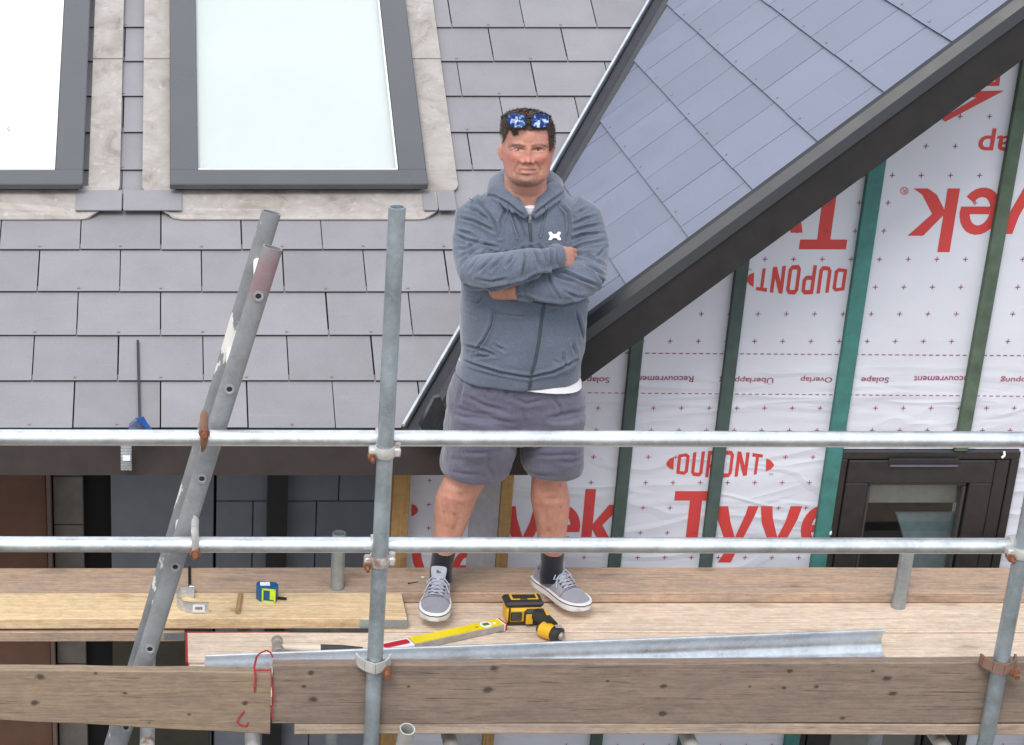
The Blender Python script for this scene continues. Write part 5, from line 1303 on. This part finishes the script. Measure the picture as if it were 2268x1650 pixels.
# ---- sunglasses pushed up on the head
m_lens = None
def lensmat():
    n = NT('blue_mirror_lens'); v = n.vec(rnd=False); f = n.noise(55, 4, .6, v, .9)  # cloud reflections painted into the lens colour as noise
    n.set(n.ramp(f, [(.47, (.008, .028, .12)), (.54, (.09, .17, .36)), (.61, (.60, .66, .74))]), .12, .7, .5); return n.m
m_lens = lensmat()
sg = MB(); lens = []
YG = YH-.108
pr = bpy.data.objects.new
sgo = None
frm = MB()
def superpts(c, ax, az, n=22, pw=2.7):
    P = []
    for j in range(n):
        a = 2*math.pi*j/n; xx, yy = math.cos(a), math.sin(a); k = (abs(xx)**pw+abs(yy)**pw)**(-1/pw); P.append(c+ax*xx*k+az*yy*k)
    return P
LN = []
for (cx, sx) in ((1022, -1), (1283, 1)):
    c = atY(*z1(cx, 268), YG); ax = Vector((.0275, .0055*sx, -.0012)); az = Vector((0, .008, .0195))
    if sx > 0: az = az+Vector((.001, 0, 0))
    P = superpts(c, ax, az); Q = superpts(c, ax*1.13, az*1.17); nn = ax.cross(az).normalized()*(-1); nn = nn if nn.y < 0 else -nn
    k = len(P); frm.add([p+nn*.0022 for p in P]+[q+nn*.0015 for q in Q]+[q-nn*.0025 for q in Q]+[p-nn*.0025 for p in P],
        [(a*k+j, a*k+(j+1) % k, ((a+1) % 4)*k+(j+1) % k, ((a+1) % 4)*k+j) for a in range(4) for j in range(k)])
    LN.append((P, nn, c))
    o_ = c+ax*1.12*sx+az*.55; frm.tube([o_, o_+Vector((sx*.003, .012, -.002)), o_+Vector((sx*.006, .05, -.014)), o_+Vector((-sx*.004, .10, -.034))], [.0046, .0040, .0032, .0026], 8)
a_, b_ = LN[0][2], LN[1][2]; frm.tube([a_+Vector((.028, .002, .008)), (a_+b_)/2+Vector((0, -.004, .009)), b_+Vector((-.028, .002, .008))], [.0040, .0032, .0040], 8)
fo = frm.build('sunglasses', simple('glossy_black_frame', (.006, .006, .007), .5, 0, .1, 10, 0, .25), man, smooth=True, W=MO, angle=R(50))
for P, nn, c in LN:
    mb = MB(); k = len(P); mb.add([c+nn*.0035]+[p+nn*.0012 for p in P]+[c-nn*.001]+[p-nn*.001 for p in P], [(0, 1+j, 1+(j+1) % k) for j in range(k)]+[(k+1, k+2+(j+1) % k, k+2+j) for j in range(k)]+[(1+j, k+2+j, k+2+(j+1) % k, 1+(j+1) % k) for j in range(k)])
    mb.build('lens', m_lens, fo, smooth=True)

# ---- hooded top
hd = MB()
TRG = [(416, 1112, 1226, 6.605, .070), (434, 1072, 1262, 6.60, .088), (455, 1038, 1292, 6.60, .103), (490, 1026, 1312, 6.60, .120), (540, 1028, 1312, 6.60, .134), (590, 1028, 1308, 6.60, .143), (640, 1020, 1301, 6.60, .150), (692, 1019, 1298, 6.60, .160), (740, 1019, 1295, 6.60, .166), (775, 1021, 1290, 6.60, .168), (797, 1018, 1284, 6.60, .160), (806, 1014, 1283, 6.60, .160), (826, 1010, 1283, 6.60, .157), (829, 1012, 1281, 6.60, .150)]
hd.loft([ringH(v, a, b, y, h_, 2.35) for v, a, b, y, h_ in TRG], 48)
limb(hd, [(1085, 462, 6.60, .060), (1054, 488, 6.59, .069), (1047, 530, 6.565, .066), (1046, 570, 6.52, .063), (1055, 603, 6.455, .058), (1090, 603, 6.395, .058), (1140, 593, 6.365, .054), (1180, 582, 6.362, .046), (1210, 574, 6.366, .036), (1226, 569, 6.37, .030)], 26)
limb(hd, [(1255, 462, 6.60, .060), (1287, 490, 6.59, .070), (1298, 535, 6.565, .069), (1300, 575, 6.52, .066), (1297, 612, 6.46, .062), (1262, 628, 6.42, .062), (1222, 634, 6.405, .056), (1192, 637, 6.40, .045), (1178, 639, 6.40, .037)], 26)
limb(hd, [(1219, 571, 6.37, .033), (1222, 570, 6.371, .036), (1243, 564, 6.380, .0325), (1245, 563.5, 6.381, .030)], 22)
limb(hd, [(1184, 638, 6.40, .036), (1180, 639, 6.402, .0365), (1150, 642, 6.408, .033), (1148, 642, 6.409, .030)], 22)
# the hood, bunched round the neck
def zp(x, y, Y): return atY(*z1(x, y), Y)
for pts in ([(1130, 830, 6.685, .030), (930, 900, 6.675, .033), (822, 985, 6.640, .034), (815, 1070, 6.585, .031), (905, 1130, 6.535, .026), (1010, 1190, 6.502, .021), (1080, 1262, 6.482, .013), (1138, 1335, 6.478, .009)],
            [(1130, 830, 6.685, .030), (1330, 900, 6.675, .033), (1425, 985, 6.640, .034), (1452, 1070, 6.585, .031), (1385, 1120, 6.535, .026), (1300, 1180, 6.502, .021), (1256, 1258, 6.482, .013), (1202, 1335, 6.478, .009)]):
    hd.tube([zp(a, b, c) for a, b, c, d in pts], [d for *_, d in pts], 18, flat=1.25, up=Vector((0, -1, .3)))
hd.loft([zr(1010, 900, 1360, YH+.12, .04), zr(1120, 850, 1400, YH+.14, .055), zr(1260, 900, 1350, YH+.15, .05), zr(1330, 980, 1270, YH+.14, .03)], 20)
hm_ = remeshed(hd, .0036, 4, .5)
# carve the neck opening: push the V between the hood edges back
F1 = [[(590, 1078), (780, 1112), (930, 1190), (1045, 1285), (1110, 1335)], [(1565, 1045), (1450, 1130), (1340, 1215), (1250, 1290), (1215, 1330)], [(510, 1120), (620, 1180), (710, 1300), (790, 1420), (830, 1560)],
      [(460, 1235), (590, 1275), (710, 1365)], [(390, 1345), (540, 1380), (680, 1450), (780, 1500)], [(345, 1480), (500, 1520), (640, 1600)], [(1480, 1180), (1590, 1290), (1612, 1450), (1595, 1600)],
      [(1640, 1420), (1780, 1360), (1890, 1330)], [(1640, 1500), (1800, 1450), (1950, 1420)], [(1690, 1300), (1800, 1240)], [(820, 1160), (900, 1260), (845, 1400), (850, 1560)], [(1010, 1290), (1080, 1420), (1130, 1600)], [(.6, [(1350, 1230), (1320, 1400), (1290, 1560)])], [(.6, [(940, 1230), (990, 1400), (1040, 1560)])]]
F1 = [f[0] if len(f) == 1 else f for f in F1]
FOLDK = 1.55
F2 = [[(240, 50), (330, 95), (430, 115), (570, 150)], [(250, 165), (330, 165), (410, 115)], [(260, 235), (350, 200), (430, 170)], [(395, 175), (330, 240), (290, 300)], [(480, 185), (410, 260), (350, 340)], [(570, 195), (505, 260), (420, 350)], [(645, 185), (600, 245), (520, 330)],
      [(715, 180), (680, 250), (640, 300)], [(1.3, [(775, 160), (792, 240), (778, 320), (772, 385)])], [(1.3, [(835, 150), (880, 215), (900, 300)])], [(895, 135), (950, 200), (968, 300)], [(.7, [(420, 400), (520, 420), (640, 400)])],
      [(1.5, [(965, 345), (880, 365), (780, 415), (700, 445)])], [(1.3, [(975, 345), (1080, 300), (1190, 205), (1330, 190)])], [(1200, 215), (1290, 225), (1400, 290)], [(1.2, [(975, 350), (1100, 345), (1210, 395), (1350, 450)])], [(985, 360), (1080, 395), (1180, 430)], [(960, 355), (1000, 450), (1055, 550)],
      [(1240, 270), (1330, 320), (1410, 380)], [(1150, 170), (1250, 130), (1410, 100)], [(1160, 90), (1230, 55), (1400, 40)], [(1425, 150), (1340, 240)], [(.8, [(1100, 500), (1200, 540), (1320, 530)])], [(.8, [(1330, 330), (1400, 420), (1390, 500)])],
      [(1.6, [(330, 450), (480, 478), (690, 445)])], [(1.4, [(690, 530), (800, 535), (900, 575), (1090, 598), (1250, 560), (1400, 530)])], [(1.1, [(785, 440), (790, 525)])], [(1.1, [(1040, 140), (1060, 285)])], [(1.0, [(985, 135), (1000, 320)])],
      [(300, 920), (420, 945), (560, 1000)], [(540, 915), (640, 965)], [(.7, [(380, 1010), (540, 1000)])], [(1090, 985), (1100, 1090)], [(1160, 890), (1185, 990)], [(.6, [(1010, 1040), (1060, 1060)])], [(.8, [(330, 560), (420, 590), (470, 540)])], [(.7, [(320, 640), (400, 700)])],
      [(.9, [(548, 640), (530, 760), (470, 880), (400, 965)])], [(.7, [(575, 668), (750, 690), (900, 682)])], [(.7, [(960, 655), (1060, 622)])], [(.9, [(1190, 660), (1228, 790), (1240, 870)])],
      [(1.3, [(285, 1030), (420, 1078), (600, 1135), (820, 1165), (1000, 1130), (1190, 1035)])]]
F2 = [f[0] if len(f) == 1 else f for f in F2]
folds(hm_, F1, z1, 2.7, .0085, .6); folds(hm_, F2, z2, 2.7, .0085, .6)
lumps(hm_, 11, .0050, (1, 1, 1.3)); lumps(hm_, 30, .0012, (1, 1, 1.3))
hc, hn = getco(hm_); hf = [tuple(p.vertices) for p in hm_.polygons]; bvh_h = BVHTree.FromPolygons([Vector(c) for c in hc], hf)
hood_o = finish(hm_, 'hooded_top', m_hood, man)
def onh(conv, x, y, off=.0015): h, n_ = hit(bvh_h, *conv(x, y)); return h+n_*off if n_.y < .3 else h
def path_on(conv, pts, step=14, off=.0015):
    o = []
    for (a, b), (c, d) in zip(pts[:-1], pts[1:]):
        k = max(1, int(math.hypot(c-a, d-b)/step))
        for i in range(k): o.append(onh(conv, a+(c-a)*i/k, b+(d-b)*i/k, off))
    o.append(onh(conv, *pts[-1], off))
    for _ in range(2): o = [o[0]]+[(o[i-1]+o[i]*2+o[i+1])/4 for i in range(1, len(o)-1)]+[o[-1]]
    return o
mb = MB()
mb.tube(path_on(z2, [(938, 598), (918, 720), (900, 870), (872, 1030), (838, 1150), (822, 1268)]), .0052, 8, flat=.55, up=Vector((0, -1, 0)))
zpo = mb.build('zip', simple('zip_dark', (.045, .055, .07), .7, 0, .2, 80, .4), hood_o, smooth=True)
m2_ = MB(); m2_.tube(path_on(z1, [(1168, 1395), (1172, 1500), (1180, 1600)]), .0052, 8, flat=.55, up=Vector((0, -1, 0))); m2_.build('zip', bpy.data.materials['zip_dark'], hood_o, smooth=True)
q = onh(z1, 1171, 1345, .004); mb = MB(); mb.box((q.x-.0045, q.y-.004, q.z-.014), (q.x+.0045, q.y-.0005, q.z+.012), 0, None, .001); zq = mb.build('zip_pull', m_silver, zpo)
mb = MB(); mb.box((q.x-.0018, q.y-.0046, q.z-.011), (q.x+.0018, q.y-.0041, q.z-.004)); mb.build('pull_slot', m_black, hood_o)
for pts in ([(1345, 1215), (1330, 1320), (1300, 1440), (1285, 1570)], [(905, 1190), (940, 1300), (985, 1440), (1030, 1580)]):
    mb = MB(); mb.tube(path_on(z1, pts, off=.003), .0032, 8); mb.build('drawcord', m_hood, hood_o, smooth=True)
m_seam = cloth_mat('seam', (.075, .095, .12), .1)
for cv, pts in ((z2, [(560, 645), (545, 760), (488, 885), (415, 968)]), (z2, [(1200, 660), (1238, 795), (1248, 860)]), (z1, [(500, 1130), (610, 1190), (700, 1300), (780, 1420), (820, 1560)]), (z1, [(1475, 1200), (1560, 1320), (1560, 1480), (1570, 1600)])):
    mb = MB(); mb.tube(path_on(cv, pts, off=.0006), .0016, 6); mb.build('seam', m_seam, hood_o, smooth=True)
# chest emblem
LG = [(1370, 1502), (1400, 1495), (1410, 1512), (1424, 1521), (1456, 1521), (1470, 1512), (1478, 1495), (1508, 1501), (1502, 1526), (1490, 1544), (1503, 1562), (1510, 1588), (1480, 1593), (1470, 1576), (1456, 1567), (1424, 1567), (1412, 1576), (1402, 1593), (1372, 1588), (1380, 1562), (1392, 1544), (1378, 1526)]
P_ = [onh(z1, *p, off=.0035) for p in LG]; c_ = sum(P_, Vector())/len(P_); k = len(P_)
mb = MB(); cc_ = [onh(z1, 1415, 1544, .0045), onh(z1, 1465, 1544, .0045)]
mid = len(P_)
mb.add([c_+Vector((0, -.003, 0))]+[p+Vector((0, -.0015, 0)) for p in P_], [(0, 1+j, 1+(j+1) % k) for j in range(k)]); mb.build('chest_emblem', m_fixw, hood_o)
# cuffs as darker ribbing, following the sleeve ends
for pts in ([(1222, 570, 6.371, .0375), (1242, 564.5, 6.380, .0345)], [(1181, 639, 6.402, .0382), (1151, 642, 6.408, .0350)]):
    mb = MB(); P0, P1 = [atY(a, b, c) for a, b, c, d in pts]; r0, r1 = pts[0][3], pts[1][3]; n_ = 9; mb.tube([P0+(P1-P0)*i/n_ for i in range(n_+1)], [(r0+.0018+(r1-r0)*i/n_)*(1+.010*(i % 2))-(.004 if i in (0, n_) else 0) for i in range(n_+1)], 32); mb.build('cuff', m_cuff, hood_o, smooth=True)
# T-shirt: collar patch and the white hem below the top
tb = MB(); tb.loft([zr(1118, 985, 1290, YH+.048, .082), zr(1150, 975, 1310, YH+.045, .090), zr(1215, 1000, 1310, YH+.050, .094), zr(1262, 1040, 1280, YH+.065, .085), zr(1310, 1080, 1240, YH+.09, .05)], 28)
a_ = [ringH(800, 1018, 1277, 6.60, .146, 2.35), ringH(816, 1016, 1284, 6.60, .152, 2.35, 836), ringH(812, 1018, 1286, 6.60, .153, 2.35, 848)]; tb.loft(a_, 40)
tb.build('t_shirt', m_tee, man, smooth=True, W=MO)
# ---- shorts
sh = MB()
sh.loft([ringH(812, 1022, 1276, 6.605, .135), ringH(835, 1004, 1284, 6.61, .150), ringH(862, 994, 1293, 6.615, .155), ringH(905, 988, 1295, 6.62, .155), ringH(940, 988, 1291, 6.62, .148), ringH(955, 995, 1285, 6.62, .135), ringH(965, 1015, 1265, 6.62, .11)], 44)
def sl(rows):
    R_ = []
    for v, a, b, Yc, k in rows: r = ringH(v, a, b, Yc, 0); R_.append((r[0], r[1], Vector((0, r[1].x*k, 0)), 2.3))
    sh.loft(R_, 32)
sl([(900, 990, 1135, 6.62, 1.5), (940, 986, 1144, 6.62, 1.45), (970, 985, 1144, 6.625, 1.4), (990, 982, 1141, 6.63, 1.3), (1010, 978, 1134, 6.63, 1.22), (1035, 976, 1126, 6.63, 1.18), (1043, 980, 1124, 6.63, 1.14)])
sl([(900, 1150, 1293, 6.62, 1.5), (950, 1158, 1290, 6.62, 1.45), (985, 1155, 1290, 6.625, 1.4), (1010, 1151, 1290, 6.63, 1.3), (1032, 1155, 1289, 6.63, 1.22), (1038, 1160, 1283, 6.63, 1.18)])
sm_ = remeshed(sh, .0045, 3, .5)
c3, n3 = getco(sm_); m_ = n3[:, 2] < -.7
folds(sm_, [[(330, 1320), (480, 1395), (640, 1440)], [(290, 1475), (500, 1490), (700, 1520)], [(980, 1485), (1100, 1460), (1240, 1430)], [(1000, 1320), (1060, 1400), (1070, 1470)], [(300, 1150), (290, 1260), (270, 1350)], [(380, 1170), (400, 1270)], [(480, 1200), (520, 1300)], [(640, 1240), (650, 1330)], [(230, 1400), (380, 1450), (560, 1470)], [(780, 1420), (790, 1560)], [(1100, 1220), (1130, 1330)], [(700, 1330), (800, 1380), (940, 1340)]], z2, 4.0, .0060)
folds(sm_, [[(460, 158), (560, 165), (680, 160)], [(960, 180), (1180, 182), (1410, 170)], [(360, 300), (480, 330), (620, 345)], [(955, 270), (1040, 330), (1200, 350)], [(1250, 230), (1330, 240), (1430, 215)], [(700, 140), (680, 250), (720, 380)], [(350, 210), (480, 220)]], z3, 4.0, .0050)
lumps(sm_, 13, .005, (1, 1, 1.8)); lumps(sm_, 34, .002, (1, 1, 1.6))
sm_o = finish(sm_, 'shorts', m_short, man)
mb = MB()
# ---- socks and shoes
SB = .038
def shoe(toe, heel, labelflip, stripes=True, sock=None):
    d = (toe-heel); d.z = 0; L_ = d.length; d.normalize(); sx = Vector((d.y, -d.x, 0)); up = Vector((0, 0, 1))
    ST = [(0, .022, .060, 0), (.04, .029, .072, 0), (.12, .034, .078, 0), (.24, .036, .076, 0), (.34, .037, .078, 0), (.45, .040, .082, 0), (.55, .045, .070, 0), (.66, .0495, .056, .001), (.78, .051, .047, .002), (.88, .046, .041, .002), (.95, .036, .035, .001), (.99, .020, .029, 0)]
    def st(s):
        for a, b in zip(ST[:-1], ST[1:]):
            if a[0] <= s <= b[0]: t = (s-a[0])/(b[0]-a[0]); return [a[k]+(b[k]-a[k])*t for k in (1, 2, 3)]
        return ST[-1][1:]
    def sf(s, a, off=0):      # a: -90 (left side) .. 90 (right side), 0 = top
        hw_, h, o = st(s); an = R(a); x_ = math.sin(an); z_ = math.cos(an); k = (abs(x_)**2.5+abs(z_)**2.5)**(-1/2.5)
        return heel+d*(s*L_)+sx*(x_*k*(hw_+off)+o)+up*(SB+.018+z_*k*(h-.018+off))
    # sole
    N = 26; out = []
    for i in range(N+1):
        s = i/N*.99; out.append((s, st(s)[0]))
    mb = MB(); V = []; pts = []
    prof = [(SB+.000, -.003), (SB+.004, .0035), (SB+.026, .0050), (SB+.030, .0025)]
    loopL = [(s, -w_) for s, w_ in out]; loopR = [(s, w_) for s, w_ in reversed(out)]; loop = loopL+[(1.012, -.008), (1.012, .008)]+loopR
    for z_, o in prof:
        for s, w_ in loop:
            ss = s if s > 0 else -.008; V.append(heel+d*(ss*L_+(o if s > .97 else -o if s < .01 else 0))+sx*(w_+math.copysign(o, w_)+st(min(s, .99))[2])+up*(z_-SB+SB))
    n = len(loop); mb.add(V, [(k*n+j, k*n+(j+1) % n, (k+1)*n+(j+1) % n, (k+1)*n+j) for k in range(3) for j in range(n)]+[tuple(reversed(range(n))), tuple(3*n+j for j in range(n))])
    o_ = mb.build('shoe', m_sole, man, smooth=True, origin=heel, angle=R(50))
    mb = MB(); V = []
    for z_, oo in ((SB+.0215, .0048), (SB+.0215, .0058), (SB+.0245, .0058), (SB+.0245, .0048)):
        for s, w_ in loop:
            ss = s if s > 0 else -.008; V.append(heel+d*(ss*L_+(oo if s > .97 else -oo if s < .01 else 0))+sx*(w_+math.copysign(oo, w_)+st(min(s, .99))[2])+up*z_)
    mb.add(V, [(k*n+j, k*n+(j+1) % n, ((k+1) % 4)*n+(j+1) % n, ((k+1) % 4)*n+j) for k in range(4) for j in range(n)]); mb.build('sole_line', m_black, o_)
    # upper, open at the ankle
    mb = MB(); V = []; A_ = list(range(-100, 101, 10)); NS = 30
    for i in range(NS+1):
        s = i/NS*.985
        for a in A_:
            p = sf(s, a, .0002 if a else 0)
            if .02 < s < .40 and abs(a) < 62: p = p - up*(.020*(1-abs(a)/62))          # sinks toward the opening
            if s > .68: p += up*(.0010*math.sin((s-.68)*30)) * (1 if abs(a) < 70 else 0)
            V.append(p)
    m = len(A_); mb.add(V, [(i*m+j, i*m+j+1, (i+1)*m+j+1, (i+1)*m+j) for i in range(NS) for j in range(m-1)]+[tuple(range(m)), tuple(NS*m+j for j in reversed(range(m)))])
    mb.build('shoe_upper', m_shoe, o_, smooth=True, angle=R(70))
    mb = MB(); mb.tube([sf(.70, a, .0012) for a in range(-78, 79, 12)], .0013, 6)
    mb.tube([sf(.70-.10*(1-abs(a)/30), a, .0012) for a in (-30, -20, -10)], .0011, 6); mb.tube([sf(.44+.26*t, 32-4*t, .0012) for t in (0, .3, .6, 1)], .0011, 6); mb.tube([sf(.44+.26*t, -32+4*t, .0012) for t in (0, .3, .6, 1)], .0011, 6)
    mb.build('toe_seam', simple('stitch_grey', (.12, .12, .14), .8), o_)
    # collar rim
    mb = MB(); rim = [sf(s, a, .001) for s, a in ((.42, -52), (.33, -60), (.22, -60), (.12, -55), (.045, -35), (.03, 0), (.045, 35), (.12, 55), (.22, 60), (.33, 60), (.42, 52))]; mb.tube(rim, .0048, 8); mb.build('collar', m_shoe, o_, smooth=True)
    # tongue
    b = sf(.60, 0, -.004); c = sf(.43, 0, .002); t_ = c-d*.012+up*.042
    mb = MB(); 
    def tv(p, w_, th): return [p-sx*w_, p-sx*w_*.5+up*th, p+up*th*1.2, p+sx*w_*.5+up*th, p+sx*w_]
    rows = [tv(b, .016, .003), tv(c+up*.004, .023, .004), tv((c+t_)/2+up*.002, .0265, .004), tv(t_-(t_-c)*.12, .027, .003), tv(t_, .023, .002)]
    bk = [[p-(d*.0065)-up*.004 for p in r] for r in rows]
    V = [p for r in rows for p in r]+[p for r in bk for p in r]; F = [(i*5+j, i*5+j+1, (i+1)*5+j+1, (i+1)*5+j) for i in range(4) for j in range(4)]+[(25+i*5+j, 25+(i+1)*5+j, 25+(i+1)*5+j+1, 25+i*5+j+1) for i in range(4) for j in range(4)]
    F += [(i*5, (i+1)*5, 25+(i+1)*5, 25+i*5) for i in range(4)]+[(i*5+4, 25+i*5+4, 25+(i+1)*5+4, (i+1)*5+4) for i in range(4)]+[(20+j, 20+j+1, 45+j+1, 45+j) for j in range(4)]
    mb.add(V, F); to = mb.build('tongue', m_lace, o_, smooth=True)
    # little three-bar mark on the tongue
    mb = MB(); q = t_-(t_-c)*.36; ax = (t_-c).normalized(); nn_ = ax.cross(sx).normalized(); nn_ = nn_ if nn_.dot(d) > 0 else -nn_
    for k_, (x0_, h_) in enumerate(((-.0075, .0045), (-.0022, .0085), (.0032, .0125))):
        p = q+sx*x0_+nn_*.0068+ax*(-.004); mb.prism([p, p+sx*.0040, p+sx*.0040+ax*h_*.55-sx*.0, p+sx*.001+ax*h_], nn_*.0008)
    mb.build('tongue_mark', m_black, to)
    # laces
    mb = MB()
    for k_ in range(5):
        s = .455+.052*k_; a0, a1 = 36-2*k_, -36+2*k_
        mb.tube([sf(s, a0, .002), sf(s+.012, a0*.5, .0055), sf(s+.020, 0, .0068), sf(s+.012, a1*.5, .0055), sf(s, a1, .002)], .0033, 8, flat=.6)
        if k_ < 4:
            mb.tube([sf(s, a0, .002), sf(s+.03, 0, .0085), sf(s+.052, a1, .002)], .0028, 8, flat=.6); mb.tube([sf(s, a1, .002), sf(s+.03, 0, .0075), sf(s+.052, a0, .002)], .0028, 8, flat=.6)
    for sg_ in (-1, 1): mb.tube([sf(.47, 0, .009), sf(.46, 20*sg_, .016), sf(.50, 42*sg_, .012), sf(.53, 24*sg_, .008)], .0026, 8); mb.tube([sf(.47, 0, .009), sf(.52, 30*sg_, .010), sf(.58, 52*sg_, .004)], .0024, 8)
    mb.build('laces', m_lace, o_, smooth=True)
    mb = MB()
    for k_ in range(4):
        for a in (31, -31):
            p = sf(.475+.055*k_, a*(1-.04*k_), .0005); mb.sphere(p, (.0042, .0042, .0025), 5)
    tag(mb.build('eyelets', m_black, o_), kind='stuff')
    for k_ in range(3):
        mb = MB(); s = .46+.065*k_; g_ = -1 if labelflip else 1
        P_ = [sf(s-.035, 86*g_, .0006), sf(s-.010, 86*g_, .0006), sf(s+.000, 66*g_, .0008), sf(s+.012, 46*g_, .001), sf(s-.013, 46*g_, .001), sf(s-.025, 66*g_, .0008)]
        mb.add([p for p in P_], [(0, 1, 2, 5), (5, 2, 3, 4)]); mb.build('stripe', simple('stripe_dark', (.04, .04, .05), .8) if k_ == 0 else bpy.data.materials['stripe_dark'], o_)
    return o_
tl = atZ(*z3(243, 1512), SB+.004); rl = atZ(*z3(1462, 1425), SB+.004)
hl = Vector((atY(*z3(305, 1100), 6.73).x, tl.y+.283, 0)); tl.z = 0
hr = Vector((atY(*z3(1165, 1150), 6.75).x-.030, rl.y+.225, 0)); rl.z = 0; 
shoe(tl, hl, True); shoe(rl, hr, True)
for pts in ([(322, 930, 6.70, .040), (322, 965, 6.70, .040), (308, 1040, 6.705, .038), (300, 1100, 6.705, .039), (300, 1190, 6.70, .040)], [(1198, 930, 6.70, .041), (1199, 965, 6.70, .0405), (1195, 1040, 6.705, .038), (1190, 1120, 6.71, .042), (1195, 1200, 6.70, .042)]):
    mb = MB(); mb.tube([atY(*z3(a, b), c) for a, b, c, r in pts], [r+.001 for *_, r in pts], 20); mb.build('sock', m_sock, man, smooth=True)
